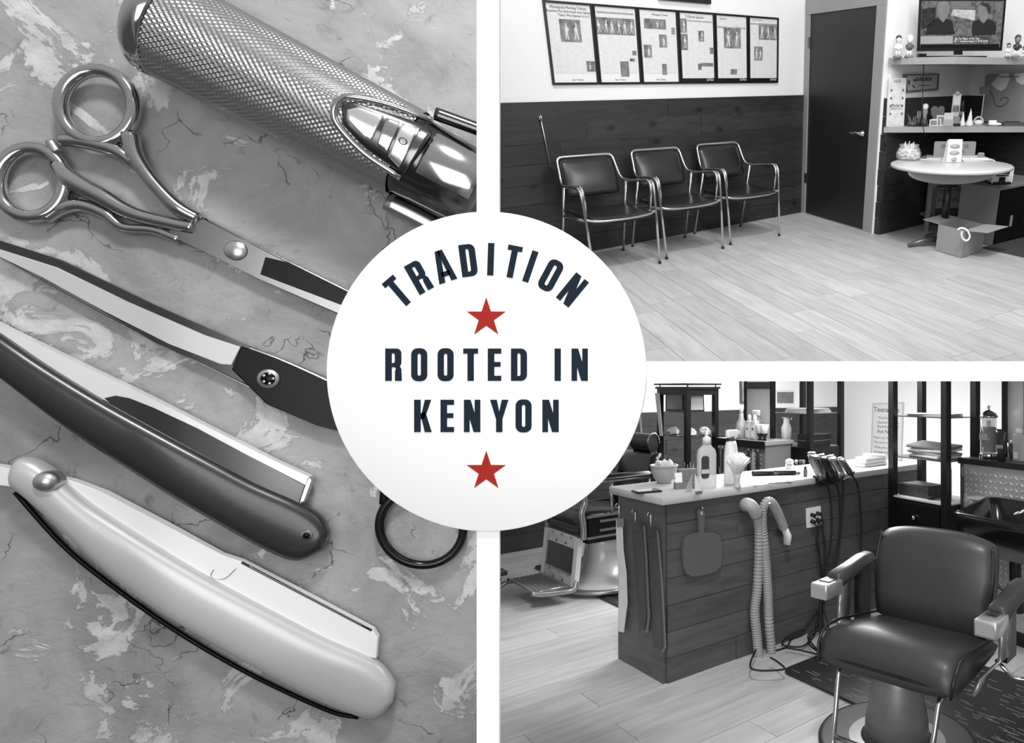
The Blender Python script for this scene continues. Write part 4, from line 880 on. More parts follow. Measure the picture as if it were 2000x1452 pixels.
# ================================================================ barber room (lower right bay)
use(RB)
e_ = Vector((.735, .678, 0)); e_.normalize(); g_ = Vector((-e_.y, e_.x, 0)); f2 = -g_
f1 = Vector((.566, -.824, 0)).normalized(); h1 = Vector((.824, .566, 0)).normalized()
def on(px, py, z): return RB.z(px, py, z)
# --- shell
BW0 = Vector((-2.38, 6.04, 0))-e_*1.6; BW1 = Vector((1.10, 9.37, 0))
BWd = (BW1-Vector((-2.38, 6.04, 0))).normalized(); BW0 = Vector((-2.38, 6.04, 0))-BWd*.25; BWn = Vector((BWd.y, -BWd.x, 0))
W2e = BW1+f2*4.6; W2n = -e_
FLB = hull([BW0, BW1, W2e, RB.z(956, 1540), RB.z(2300, 1540), (2.9, 3.0)])
fb = MB().prism(FLB, -.05, -.013).build('floor', mat('dark_joint', 120)); tag(fb, 'light wood plank floor of the barber room', kind='structure')
plank_floor(fb, FLB, math.atan2(e_.y, e_.x), (-.49, 3.39), .19, 1.35, PLANK, seed=9)
wbk = wall_box('wall_back', BW0, BW1, BWn, 2.2, .1, WALLW); plank_wall(wbk, BW0, BW1, BWn, 8, 0, 1.25/8, DARKW, 21)
ws = wall_box('wall_side', BW1, W2e, W2n, 2.1, .1, WALLW)

# --- counter
K0 = Vector((-.49, 3.39, 0)); CL, CW, CH = 2.2, .44, .915
cT = axes(K0, e_, g_)
ct_ = thing('barber_counter', 'dark stained wooden counter in the middle of the barber room', 'counter', cT)
MB().box(.0, CL, .0, CW, 0, CH).build('carcass', mat('carcass_dark', 40, .7), ct_)
GREYB = mat('grey_stained_board', 80, .5, var=.3, scale=4, st=(1, 7, 1), rand=.15, knots=2.2, bump=.1)
rnd = random.Random(31); zs_ = [0, .128, .262, .396, .535, .675, .812, CH]
for a, b_ in zip(zs_[:-1], zs_[1:]):
    x = 0.
    while x < CL:
        x2 = min(x+rnd.uniform(.45, 1.1), CL)
        if CL-x2 < .15: x2 = CL
        hh, ll = (b_-a)/2-.0015, (x2-x)/2-.0015
        MB().box(-ll, ll, -hh, hh, 0, .016+rnd.uniform(-.003, .003)).build('front_board', GREYB, ct_, axes(((x+x2)/2, 0, (a+b_)/2), (1, 0, 0), (0, 0, 1), (0, -1, 0)))
        x = x2
MB().box(-CW/2+.002, CW/2, -CH/2, CH/2, 0, .016).build('end_panel', GREYB, ct_, axes((0, CW/2, CH/2), (0, -1, 0), (0, 0, 1), (-1, 0, 0)))
ZT = .955
MB().box(-.045, CL+.02, -.04, CW+.05, CH, ZT, None, .004, 1).build('worktop', mat('pale_worktop', 186, .4, var=.05, scale=4, st=(1, 9, 1)), ct_)

# things hanging on the counter
PF, NF = K0, g_; PE, NE = K0, e_
def eye_hook(px, py, P, N, off, parent):
    p = RB.pl(px, py, P+(-N)*off, N); n = -N.normalized()
    put(MB().tube(smooth_path([p-n*off, p+n*.012+Z*.012, p+n*.02, p+n*.006-Z*.012], 4), .0035, 6), 'hook', SATIN, parent)
LEA = mat('brown_leather', 62, .55, var=.3, scale=10, st=(1, 1, .3)); CANV = mat('white_canvas', 205, .8)
def strop(lab, outline, px, py, m, m2, cap):
    g = thing0('razor_strop', lab, 'strop', RB.pl(outline[len(outline)//2][0], max(y for x, y in outline), PE-e_*.03, NE), 'razor strops on the counter end')
    flat(RB, 'strap', outline, PE, NE, .045, m, g, .006)
    put(MB().tube([RB.pl(px, py, PE-e_*.045, NE), RB.pl(px, py+14, PE-e_*.045, NE), RB.pl(px+1, py+26, PE-e_*.045, NE)], .004, 6), 'swivel', SATIN, g)
    flat(RB, 'end_cap', cap, PE, NE, .049, m2, g, .012)
    if m2 is LEA:
        xs = [(x+1, y) for x, y in outline if x > px]; flat(RB, 'second_strap', [(x+7, y+4) for x, y in outline], PE, NE, .032, mat('strop_felt', 110, .8), g, .004)
    eye_hook(px, py, PE, NE, .018, g)
strop('white canvas razor strop hanging at the far end of the counter side', [(1203, 1016), (1214, 1014), (1216, 1075), (1222, 1120), (1224, 1180), (1217, 1236), (1206, 1233), (1208, 1180), (1208, 1120), (1204, 1070)], 1209, 988, CANV, G(120), [(1204, 1015), (1214, 1013), (1215, 1029), (1205, 1030)])
strop('dark leather razor strop hanging between the two others', [(1234, 1026), (1246, 1022), (1252, 1025), (1256, 1080), (1260, 1180), (1262, 1200), (1258, 1232), (1248, 1232), (1246, 1190), (1238, 1100)], 1241, 1000, LEA, LEA, [(1234, 1024), (1248, 1020), (1249, 1036), (1236, 1038)])
strop('dark leather razor strop hanging nearest the counter corner', [(1264, 1036), (1276, 1032), (1279, 1046), (1286, 1130), (1290, 1200), (1293, 1262), (1288, 1272), (1276, 1262), (1272, 1150)], 1271, 1006, LEA, LEA, [(1264, 1034), (1277, 1031), (1278, 1047), (1266, 1049)])
hm = thing0('hand_mirror', 'square paddle-shaped hand mirror hanging on the counter front', 'mirror', RB.pl(1372, 1127, PF, NF))
MGR = mat('mirror_back', 92, .35)
flat(RB, 'paddle', [(1346, 1046), (1362, 1041), (1395, 1041), (1405, 1046), (1410, 1062), (1411, 1085), (1408, 1108), (1398, 1117), (1375, 1124), (1352, 1127), (1341, 1122), (1336, 1108), (1334, 1080), (1337, 1056)], PF, NF, .045, MGR, hm, .014)
flat(RB, 'handle', [(1364, 1000), (1368, 996), (1374, 997), (1377, 1003), (1376, 1028), (1374, 1044), (1366, 1044), (1366, 1028)], PF, NF, .046, MGR, hm, .016)
flat(RB, 'hang_hole', oval(1370.5, 1003, 2, 4, 0, 10), PF, NF, .048, G(180), hm)
eye_hook(1368, 994, PF, NF, .02, hm)

# vacuum hose
hz = thing0('vacuum_hose', 'grey corrugated vacuum hose looped down the counter front', 'hose', RB.pl(1492, 1300, PF-g_*.06, NF))
hpts = [(1477, 1002, .09), (1482, 1030, .07), (1482, 1090, .055), (1479, 1150, .05), (1474, 1195, .05), (1478, 1240, .055), (1482, 1280, .07), (1490, 1302, .08), (1500, 1302, .08), (1506, 1275, .08), (1502, 1220, .075), (1499, 1150, .07), (1493, 1070, .07), (1488, 1020, .075), (1490, 995, .085), (1498, 981, .095), (1508, 984, .09), (1520, 1005, .07), (1531, 1032, .06)]
path = smooth_path([RB.pl(x, y, PF-g_*o_, NF) for x, y, o_ in hpts], 70)
fin = [path[0]]
for p in path[1:]:
    if (p-fin[-1]).length > .0028: fin.append(p)
put(MB().tube(fin, [.0265+(.0022 if (i//2) % 2 else -.0018) for i in range(len(fin))], 12), 'corrugated_tube', mat('hose_grey', 150, .5, var=.15, scale=8), hz)
put(MB().tube(smooth_path([RB.pl(1454, 988, PF, NF), RB.pl(1458, 985, PF-g_*.07, NF), RB.pl(1468, 990, PF-g_*.10, NF), RB.pl(1478, 1006, PF-g_*.09, NF)], 5), .036, 14), 'wall_elbow', G(165, .45), hz)
put(MB().tube([RB.pl(1531, 1030, PF-g_*.06, NF), RB.pl(1538, 1046, PF-g_*.06, NF), RB.pl(1537, 1064, PF-g_*.06, NF)], [.027, .032, .026], 12, flat=.55), 'nozzle', G(222, .4), hz)
put(MB().tube([RB.pl(1500, 985, PF-g_*.015, NF), RB.pl(1501, 988, PF-g_*.09, NF), RB.pl(1503, 983, PF-g_*.125, NF)], .006, 6), 'hook', SATIN, hz)

# outlet, plugs, clippers
ol = thing0('wall_outlet', 'white four-socket outlet plate on the counter front', 'outlet', RB.pl(1590, 1031, PF, NF))
flat(RB, 'plate', [(1576, 994), (1603, 989), (1604, 1027), (1577, 1032)], PF, NF, .026, G(228, .4), ol, .01)
for x, y in ((1585, 1006), (1596, 1003), (1585, 1019), (1596, 1016)):
    p = RB.pl(x, y, PF-g_*.026, NF); put(MB().cyl(p, p-g_*.03, .013, .010, 10), 'plug', G(20), ol)
CLB = [mat('clipper_chrome', 150, .25, .9), mat('clipper_black', 45, .25, .5), mat('clipper_silver', 190, .22, .9), mat('clipper_dark', 55, .35, .2)]
clabs = ('leftmost clipper on the counter edge with a wide steel comb', 'black and chrome clipper, second from the left on the counter edge', 'bright silver clipper, third from the left on the counter edge', 'dark grey plain clipper at the right of the counter edge rack')
cuts = (((1584, 884), (1607, 938), 21), ((1602, 888), (1628, 937), 20), ((1620, 890), (1645, 933), 21), ((1640, 894), (1663, 928), 14))
rk = thing0('clipper_rack', 'black metal clipper rack clamped to the worktop edge', 'rack', RB.pl(1625, 945, PF-g_*.05, NF))
put(MB().tube([RB.pl(1594, 938, PF-g_*.05, NF), RB.pl(1600, 950, PF-g_*.06, NF), RB.pl(1640, 942, PF-g_*.06, NF), RB.pl(1666, 930, PF-g_*.06, NF), RB.pl(1668, 922, PF-g_*.09, NF)], .006, 8), 'rail', G(30), rk)
flat(RB, 'bracket', [(1594, 930), (1640, 922), (1642, 940), (1596, 948)], PF, NF, .05, G(22), rk, .03)
cords = ([(1607, 938), (1618, 955), (1623, 985), (1624, 1020), (1622, 1060), (1612, 1110), (1606, 1150), (1600, 1190), (1592, 1230)], [(1628, 937), (1637, 955), (1640, 985), (1640, 1030), (1634, 1070), (1620, 1110), (1612, 1160), (1606, 1205), (1612, 1245)], [(1645, 933), (1647, 960), (1645, 1000), (1641, 1050), (1634, 1090), (1622, 1130), (1608, 1180), (1597, 1225)], [(1663, 928), (1674, 945), (1679, 980), (1682, 1030), (1681, 1070), (1686, 1110), (1684, 1150), (1676, 1200)])
for i, ((a, b_, w_), lab, cd) in enumerate(zip(cuts, clabs, cords)):
    p0, p1 = RB.pl(a[0], a[1], PF-g_*.0, NF), RB.pl(b_[0], b_[1], PF-g_*.10, NF); d = (p1-p0).normalized(); s = p0.y/F*w_/2; sd = d.cross(-g_).normalized(); up_ = sd.cross(d)
    c = thing0('hair_clipper', lab, 'clipper', p1, 'hair clippers on the counter edge'); L = (p1-p0).length
    T = axes(p0, sd, up_, d)
    def ring(w, h, z, n=16): return [T @ Vector((w*math.copysign(abs(math.cos(2*PI*k/n))**.6, math.cos(2*PI*k/n)), h*math.copysign(abs(math.sin(2*PI*k/n))**.6, math.sin(2*PI*k/n)), z)) for k in range(n)]
    put(MB().loft([ring(s*.95, s*.6, L*.13), ring(s*1.05, s*.75, L*.25), ring(s*.9, s*.75, L*.55), ring(s*.95, s*.7, L*.8), ring(s*.7, s*.55, L)]), 'body', CLB[i], c)
    put(MB().loft([ring(s*1.0, s*.28, 0, 8), ring(s*1.05, s*.5, L*.06, 8), ring(s*.9, s*.55, L*.14, 8)]), 'blade_head', mat('clipper_steel', 185, .25, 1.), c)
    put(MB().box(-s*.35, s*.35, s*.6, s*.85, L*.35, L*.7, T), 'switch_plate', CHROME if i < 3 else G(40), c)
    put(MB().tube(smooth_path([p1]+[RB.pl(x, y, PF-g_*(.05 if k < 5 else .04), NF) for k, (x, y) in enumerate(cd[1:])], 5), .0062, 6), 'power_cord', RUB, c)
pc = [[(1596, 1003), (1606, 1012), (1608, 1040), (1612, 1080), (1606, 1130), (1602, 1180)], [(1585, 1006), (1597, 1020), (1598, 1060), (1604, 1110), (1610, 1150), (1600, 1200)], [(1596, 1016), (1606, 1035), (1611, 1085), (1608, 1140)], [(1585, 1019), (1595, 1030), (1594, 1060), (1600, 1090), (1604, 1130)]]
for k, c in enumerate(pc):
    put(MB().tube(smooth_path([RB.pl(x, y, PF-g_*.055, NF) for x, y in c], 5), .005, 6), 'plug_cord', RUB, ol)
fc = [[(1600, 1190), (1580, 1215), (1565, 1240), (1545, 1250), (1535, 1265), (1500, 1275)], [(1598, 1195), (1592, 1235), (1570, 1262), (1535, 1262), (1528, 1255), (1545, 1240), (1570, 1230)], [(1602, 1180), (1606, 1225), (1585, 1240), (1580, 1258), (1600, 1276), (1595, 1278), (1560, 1270), (1535, 1266)], [(1605, 1150), (1602, 1240), (1618, 1248)], [(1606, 1180), (1618, 1225), (1612, 1230), (1590, 1232), (1578, 1246), (1598, 1272)], [(1476, 1270), (1465, 1300), (1480, 1310), (1530, 1308), (1522, 1296), (1505, 1285)]]
for k, c in enumerate(fc):
    pts = []
    for x, y in c:
        q = RB.z(x, y, .006+.0118*k); w0 = RB.pl(x, y, PF-g_*.03, NF); pts.append(w0 if w0.y < q.y and w0.z > 0 else q)
    tag(MB().tube(smooth_path(pts, 6), .0055, 6).build('power_cord', RUB), ('black cord running left along the floor from the outlet', 'black cord in a wide loop beside the counter foot', 'black cord in a long narrow loop on the floor', 'black cord dropping straight down behind the chair arm', 'black cord curling back under the chair arm', 'black cord ring around the foot of the vacuum hose')[k], 'cord', 'loose cords on the barber room floor')

# --- things on the worktop
def wt(name, lab, cat, px, py, rz=0, grp=None):
    p = RB.z(px, py, ZT); return thing(name, lab, cat, TR(p.x, p.y, ZT+.0006, rz), grp), p.y/F
A_E = math.atan2(e_.y, e_.x)
g, s = wt('phone', 'black phone lying at the left end of the worktop', 'phone', 1263, 962, .55)
MB().box(-26*s, 26*s, -16*s, 16*s, 0, .011, None, .003).build('phone_body', G(28, .25), g); MB().box(-22*s, 22*s, -14*s, 14*s, .011, .0116).build('phone_screen', G(120, .1), g)
g, s = wt('salad_bowl', 'ribbed stoneware bowl full of crumpled paper', 'bowl', 1297, 944)
MB().lathe([(0, 0), (14*s, 0), (14*s, 3*s), (20*s, 10*s), (25*s, 25*s), (26*s, 32*s), (28*s, 34*s), (27*s, 36*s), (24.5*s, 34*s), (23*s, 26*s), (18*s, 12*s), (0, 6*s)], 36).build('bowl', mat('stoneware', 165, .5, var=.08, scale=6, st=(1, 1, 12)), g)
rnd = random.Random(5)
for i in range(9):
    a = i*2.3; r = rnd.uniform(0, 16)*s; b0 = bmesh.new(); bmesh.ops.create_icosphere(b0, subdivisions=1, radius=8*s)
    for v in b0.verts: v.co *= rnd.uniform(.6, 1.3)
    m_ = MB(); m_.bm(b0, False, TR(r*math.cos(a), r*math.sin(a), (34+rnd.uniform(-2, 5))*s)); m_.build('paper_wad', G(218, .8), g)
g, s = wt('card_box', 'small wooden box holding business cards beside the bowl', 'box', 1338, 954, A_E*.5)
MB().box(-10*s, 24*s, 4*s, 20*s, 0, 36*s).build('tall_compartment', mat('box_wood', 120, .6, var=.12, scale=8, st=(1, 1, 6)), g); MB().box(-22*s, 22*s, -12*s, 4*s, 0, 12*s).build('tray', mat('box_wood', 120), g); MB().box(-20*s, -6*s, -6*s, -4*s, 8*s, 30*s, TR(0, 0, 0, 0, -.25)).build('card', G(235), g)
for i in range(5): MB().tube([(-2*s+5*i*s, 12*s, 30*s), (-4*s+6*i*s, 12*s, (44+i % 2*5)*s)], .8*s, 6).build('pencil', G(90+i*20), g)
CLR = thin_glass('clear_plastic', .55, 225)
g, s = wt('pump_bottle', 'clear pump bottle of hand gel with a dark label', 'bottle', 1380, 954, A_E*.6)
def rsec(w, d, z, n=24): return [(w*math.copysign(abs(math.cos(2*PI*k/n))**.6, math.cos(2*PI*k/n)), d*math.copysign(abs(math.sin(2*PI*k/n))**.6, math.sin(2*PI*k/n)), z) for k in range(n)]
MB().loft([rsec(17*s, 10*s, 0), rsec(19*s, 11*s, 3*s), rsec(19*s, 11*s, 66*s), rsec(17*s, 10*s, 75*s), rsec(7*s, 6*s, 85*s), rsec(6*s, 5*s, 88*s)]).build('bottle_body', CLR, g)
MB().prism(rrect(16*s, 44*s, 6*s, 4, -7*s, 42*s), 0, .001, TR(0, -11.6*s, 0, 0, PI/2)).build('label', mat('gel_label', 60, .5, var=.5, scale=30), g)
MB().prism(rrect(15*s, 8*s, 1*s, 2, -7*s, 34*s), 0, .001, TR(0, -12.2*s, 0, 0, PI/2)).build('label_band', G(200), g)
MB().lathe([(8*s, 86*s), (8*s, 98*s), (5*s, 100*s), (2*s, 102*s), (2*s, 116*s), (0, 116*s)], 18).build('pump_collar', G(228), g); MB().tube([(0, 0, 114*s), (-4*s, 0, 118*s), (-10*s, -2*s, 114*s)], 2.4*s, 8).build('pump_spout', G(228), g)
g, s = wt('easel_card', 'little clear easel with a card at the worktop edge', 'stand', 1364, 966, A_E)
MB().prism([(-9*s, 0), (9*s, 0), (0, 40*s)], 0, .004, TR(0, 0, 0, 0, PI/2-.3)).build('easel_front', G(215, .3), g); MB().prism([(-9*s, 0), (9*s, 0), (0, 40*s)], 0, .004, TR(0, .09, 0, 0, PI/2+.35)).build('easel_back', G(190, .3), g); MB().box(-8*s, 8*s, -.006, .0, 0, 6*s).build('card', G(110), g)
g, s = wt('spray_bottle', 'tall white spray bottle behind the shaving brush', 'bottle', 1428, 946, A_E)
MB().lathe([(0, 0), (14*s, 0), (14.5*s, 3*s), (14*s, 55*s), (11*s, 78*s), (9*s, 84*s), (0, 84*s)], 24).build('bottle_body', G(228, .4), g); MB().lathe([(7*s, 83*s), (7*s, 92*s), (0, 92*s)], 16).build('collar', G(60), g)
MB().box(-12*s, 15*s, -5*s, 5*s, 90*s, 106*s, None, 3*s).build('spray_head', G(238, .4), g); MB().box(10*s, 22*s, -2.5*s, 2.5*s, 97*s, 103*s).build('nozzle', G(235), g); MB().prism([(-4*s, 0), (0, 0), (-2*s, 20*s), (-8*s, 24*s)], -2*s, 2*s, TR(-3*s, 0, 70*s, 0, PI/2)).build('trigger', G(35), g)
g, s = wt('neck_brush', 'white neck duster brush standing bristles up on the worktop', 'brush', 1440, 953)
MB().lathe([(0, 0), (7*s, 0), (7.5*s, 2*s), (5*s, 9*s), (5.5*s, 17*s), (8*s, 26*s), (0, 27*s)], 20).build('handle', mat('birch', 190, .5), g)
mb = MB(); rnd = random.Random(8)
for i in range(260):
    a = rnd.random()*2*PI; r = math.sqrt(rnd.random()); t0 = Vector((6*s*r*math.cos(a), 6*s*r*math.sin(a), 26*s)); t1 = Vector((26*s*r*math.cos(a), 22*s*r*math.sin(a), (68-14*r*r+rnd.uniform(-3, 3))*s))
    mb.tube([t0, t0.lerp(t1, .5)+Z*4*s, t1], [1.2*s, 1.6*s, .8*s], 4)
tag(mb.build('bristles', G(236, .8), g), kind='stuff')
for i, (px, py, w_, d_, rz, v) in enumerate(((1462, 940, 60, 40, .3, 225), (1440, 937, 56, 36, -.1, 232), (1475, 945, 56, 22, .5, 240), (1572, 921, 36, 28, .2, 222))):
    g, s = wt('paper_sheet', ('paper sheet under the shaving brush', 'paper sheet behind the spray bottle', 'white folded paper at the worktop front edge', 'paper sheet under the little bottle')[i], 'paper', px, py, A_E+rz, 'papers on the worktop')
    MB().box(-w_*s/2, w_*s/2, -d_*s/2, d_*s/2, .0004*i, .0004*i+.001).build('sheet', G(v, .8), g)
def trimmer(px, py, rz, lab):
    g, s = wt('cordless_trimmer', lab, 'trimmer', px, py, rz, 'cordless trimmers on the worktop')
    MB().box(-24*s, 20*s, -6*s, 6*s, 0, 9*s, None, 3*s, 3).build('body', G(30, .3), g); MB().box(18*s, 28*s, -5*s, 5*s, 1*s, 6*s, None, 1*s).build('head', G(110, .3), g); MB().box(-14*s, 2*s, -2*s, 2*s, 8.8*s, 9.6*s).build('switch', G(90), g)
trimmer(1492, 929, .15, 'black cordless trimmer left of the white brush pot'); trimmer(1535, 928, .1, 'black cordless trimmer right of the other one, before the brush pot')
g, s = wt('brush_pot', 'white shaving brush standing in a small white pot', 'pot', 1542, 920)
MB().lathe([(0, 0), (8*s, 0), (8.5*s, 12*s), (7.5*s, 12*s), (0, 11*s)], 20).build('pot', G(232, .4), g); MB().ball((0, 0, 17*s), 8.5*s, (1, 1, .8)).build('bristle_knot', G(215, .9), g)
g, s = wt('bottle', 'little glass bottle in front of the clippers', 'bottle', 1573, 931)
MB().lathe([(0, 0), (4*s, 0), (4*s, 13*s), (2*s, 15*s), (0, 15*s)], 14).build('glass', G(120, .15), g); MB().lathe([(2.6*s, 14*s), (2.6*s, 19*s), (0, 19*s)], 12).build('cap', G(25), g)
g, s = wt('scissors', 'open scissors lying on the papers near the worktop edge', 'scissors', 1520, 945, A_E-.3)
for sg_ in (-1, 1): MB().tube([(-22*s, sg_*3*s, 1.5*s), (0, 0, 1.5*s), (18*s, -sg_*3*s, 1.5*s)], [.5*s, 1.6*s, 1.4*s], 6).build('blade', G(150, .3), g); MB().tube([(18*s+4*s+5*s*math.cos(a), -sg_*6*s+4*s*math.sin(a), 1.5*s) for a in [2*PI*i/10 for i in range(10)]], 1.2*s, 6, True).build('finger_ring', G(60), g)
g, s = wt('towel_stack', 'stack of folded white towels by the black shelf tower', 'towels', 1700, 910, A_E)
for i in range(3): MB().box(-(36-i*2)*s, (36-i)*s, -14*s, 14*s, 6.3*i*s, 6.3*i*s+6*s, TR(0, 0, 0, .03*i), 2.4*s, 3).build('towel', mat('towel_%d' % i, 214+i*6, .95, var=.05, scale=30), g)
MB().box(-10*s, 30*s, -12*s, 13*s, 19*s, 23*s, TR(0, 0, 0, -.08, 0, .06), 2*s, 3).build('folded_towel', G(228, .95), g)
g, s = wt('shaving_set', 'small dark cups and tools beyond the white brush pot', 'cups', 1560, 908)
for x in (-5, 3, 9): MB().lathe([(0, 0), (3*s, 0), (3.4*s, 9*s), (0, 9*s)], 12, TR(x*s, (x % 3)*s, 0)).build('cup', G(40+x*6 if x > 0 else 150), g)

# --- black shelf towers
BLK = mat('black_lacquer', 16, .4); SGL = mat('shelf_glass', 60, .1, 0.)
def tower(T, w, d, h, levels, zb, lab, drawer=True, back=None, pw=.045):
    t_ = thing('shelf_tower', lab, 'shelf', T, 'black shelf towers')
    for x in (0, w-pw):
        for y in (0, d-pw): MB().box(x, x+pw, y, y+pw, 0, h).build('post', BLK, t_)
    MB().box(-.012, w+.012, -.012, d+.012, h, h+.02).build('top_board', BLK, t_)
    for x, y, x2, y2 in ((pw, 0, w-pw, .02), (pw, d-.02, w-pw, d), (0, pw, .02, d-pw), (w-.02, pw, w, d-pw)): MB().box(x, x2, y, y2, h-.055, h).build('top_rail', BLK, t_)
    for z in levels: MB().box(.008, w-.008, .012, d-.012, z-.006, z).build('glass_shelf', SGL, t_)
    c = MB().box(.01, w-.01, .01, d-.01, 0.03, zb-.012).build('base_cabinet', BLK, t_); MB().box(.006, w-.006, .006, d-.006, zb-.012, zb).build('base_shelf', G(200, .5) if drawer else BLK, t_)
    if drawer:
        dd = MB().box(pw+.005, w-pw-.005, -.006, .012, zb-.20, zb-.03).build('drawer', G(14, .3), t_); MB().ball((w/2, -.022, zb-.12), .015).build('knob', CHROME, dd); MB().box(pw+.01, w-pw-.01, -.004, .012, .06, zb-.23).build('door', G(14, .3), t_)
    return t_
tR = tower(axes((.864, 4.55, 0), f1, h1), .5, .33, 1.78, (1.32, 1.045), .78, 'tall black shelf tower at the far end of the counter')
tM = tower(axes((.415, 5.72, 0), e_, g_), .45, .52, 1.66, (1.285,), .989, 'black shelf tower behind the clippers', False)
tL = tower(axes((-.662, 5.88, 0), e_, g_), .36, .47, 1.50, (1.295, 1.075), .55, 'black shelf tower nearest the round sign', False)
MB().box(-.02, .38, -.02, .49, 1.535, 1.55).build('raised_rail', BLK, tL)
for x in (.02, .34):
    for y in (.02, .45): MB().cyl((x, y, 1.52), (x, y, 1.535), .006, n=8).build('rail_post', CHROME, tL)
def inT(tw, x, y, z): return (tw.matrix_world @ Vector((x, y, z)))
def tow(name, lab, cat, tw, x, y, z, grp=None, rz=0):
    M = tw.matrix_world @ TR(x, y, z+.0006, rz); o = bpy.data.objects.new(name, None); COL.objects.link(o); o.empty_display_size = .05; o.matrix_world = M; return tag(o, lab, cat, grp)
g = tow('paper_pile', 'loose papers on the top glass shelf of the far tower', 'papers', tR, .25, .17, 1.32)
for i in range(4): MB().box(-.15, .16, -.1, .1, .004*i, .004*i+.003, TR(0, 0, 0, .1*i)).build('sheet', G(215-i*8), g)
g = tow('towel_pile', 'crumpled towels on the middle glass shelf of the far tower', 'towels', tR, .27, .16, 1.045)
for i in range(4): MB().box(-.16, .15, -.1, .1, .022*i, .022*i+.02, TR(0, 0, 0, .12*i-.2, .03*i, .05*(i % 2)), .008).build('towel', mat('crumpled_%d' % i, (205, 150, 215, 120)[i], .9, var=.2, scale=20), g)
g = tow('spray_can', 'grey spray can standing in the far tower', 'can', tR, .40, .12, .78)
MB().lathe([(0, 0), (.032, 0), (.033, .01), (.033, .20), (.027, .215), (0, .215)], 22).build('can_body', G(138, .4), g); MB().lathe([(.022, .214), (.022, .25), (.012, .262), (0, .262)], 16).build('can_cap', G(225), g); MB().prism([(-.012, .155), (.012, .155), (0, .185)], 0, .001, TR(0, -.0335, 0, 0, PI/2)).build('mark', G(220), g)
g = tow('dark_basket', 'open dark box in the bottom bay of the far tower', 'box', tR, .17, .15, .78)
MB().box(-.13, .13, -.09, .09, 0, .075).build('box_body', mat('dark_weave', 55, .6, var=.6, scale=30), g); MB().box(-.12, .12, -.08, .08, .075, .08).build('lid', G(20), g)
g = tow('hair_ties', 'little heap of dark hair ties beside the spray can', 'ties', tR, .31, .07, .78)
for k_ in range(3): MB().tube([(.02*math.cos(a)+.012*k_, .02*math.sin(a), .006+.008*k_) for a in [2*PI*i/12 for i in range(12)]], .005, 6, True).build('tie', G(25), g)
g = tow('certificate', 'framed certificate on the left tower', 'certificate', tL, .16, .10, 1.295)
MB().box(-.10, .10, 0, .012, 0, .155, TR(0, 0, 0, -.2, -.1)).build('frame', G(20), g); MB().box(-.088, .088, -.003, 0, .012, .143, TR(0, 0, 0, -.2, -.1)).build('paper', G(215), g)
g = tow('framed_photo', 'framed photo turned sideways at the back of the left tower', 'frame', tL, .10, .33, 1.295, rz=-1.0)
MB().box(-.09, .09, 0, .014, 0, .16).build('frame', G(20), g); MB().box(-.078, .078, -.003, 0, .012, .148).build('print', G(190), g)
for k_, (x, y, lab) in enumerate(((.10, .36, 'crumpled white tissue at the back of the left tower'), (.12, .12, 'crumpled white tissue at the corner of the left tower'), (.27, .10, 'crumpled white tissue at the right of the left tower'))):
    b0 = bmesh.new(); bmesh.ops.create_icosphere(b0, subdivisions=2, radius=.055); rn = random.Random(k_)
    for v in b0.verts: v.co *= rn.uniform(.7, 1.25); v.co.z = max(v.co.z*.8, -.03)
    m_ = MB(); m_.bm(b0, False, Matrix.Translation((0, 0, .03))); o = m_.build('tissue', G(232, .9)); o.matrix_world = tL.matrix_world @ TR(x, y, 1.0756); tag(o, lab, 'tissue', 'tissues on the left tower')
g = tow('paper_pile', 'papers on the upper shelf of the middle tower', 'papers', tM, .20, .22, 1.285)
for i in range(5): MB().box(-.15, .17, -.14, .14, .008*i, .008*i+.006, TR(0, 0, 0, .08*i)).build('sheet', G(205-i*6), g)
g = tow('dark_case', 'dark flat case on the middle shelf of the middle tower', 'case', tM, .20, .13, .989)
MB().box(-.12, .14, -.06, .10, 0, .05).build('lower_case', G(35), g); MB().box(-.12, .14, -.06, .10, .055, .105).build('upper_case', G(30), g); MB().box(-.121, .141, -.061, .101, .05, .055).build('seam', G(120), g)
g = tow('talc_bottle', 'pale talc bottle standing in the middle tower', 'bottle', tM, .05, .34, .99)
MB().loft([rsec(.045, .03, 0), rsec(.047, .031, .16), rsec(.03, .02, .20), rsec(.028, .018, .25)]).build('bottle_body', G(205, .5), g)
g = tow('trophy', 'slender dark trophy beside the talc bottle', 'trophy', tM, .12, .40, .99)
MB().lathe([(0, 0), (.05, 0), (.05, .012), (.012, .03), (.01, .12), (.03, .17), (.035, .22), (0, .22)], 16).build('stem', G(45, .3), g); MB().lathe([(.036, .22), (.05, .25), (0, .25)], 16).build('rim', CHROME, g)

# --- diamond plate stands
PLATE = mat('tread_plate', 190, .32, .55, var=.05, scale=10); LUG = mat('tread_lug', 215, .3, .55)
def tread(parent, x0, x1, z0, z1, pitch=.042, seed=0):
    mb = MB(); ny = int((z1-z0)/pitch); nx = int((x1-x0)/pitch)
    for j in range(ny):
        for i in range(nx):
            cx, cz = x0+(i+.5)*pitch, z0+(j+.5)*pitch; a = PI/4 if (i+j) % 2 else -PI/4; l, w_, hgt = pitch*.46, pitch*.13, .0045; ca, sa = math.cos(a), math.sin(a)
            P = lambda u, v, y: (cx+u*ca-v*sa, -.002-y, cz+u*sa+v*ca)
            mb.add([P(-l, 0, 0), P(0, -w_, 0), P(l, 0, 0), P(0, w_, 0), P(-l*.45, 0, hgt), P(l*.45, 0, hgt)], [(0, 1, 4), (1, 5, 4), (1, 2, 5), (2, 3, 5), (3, 4, 5), (3, 0, 4)], True)
    tag(mb.build('tread_lugs', LUG, parent), kind='stuff')
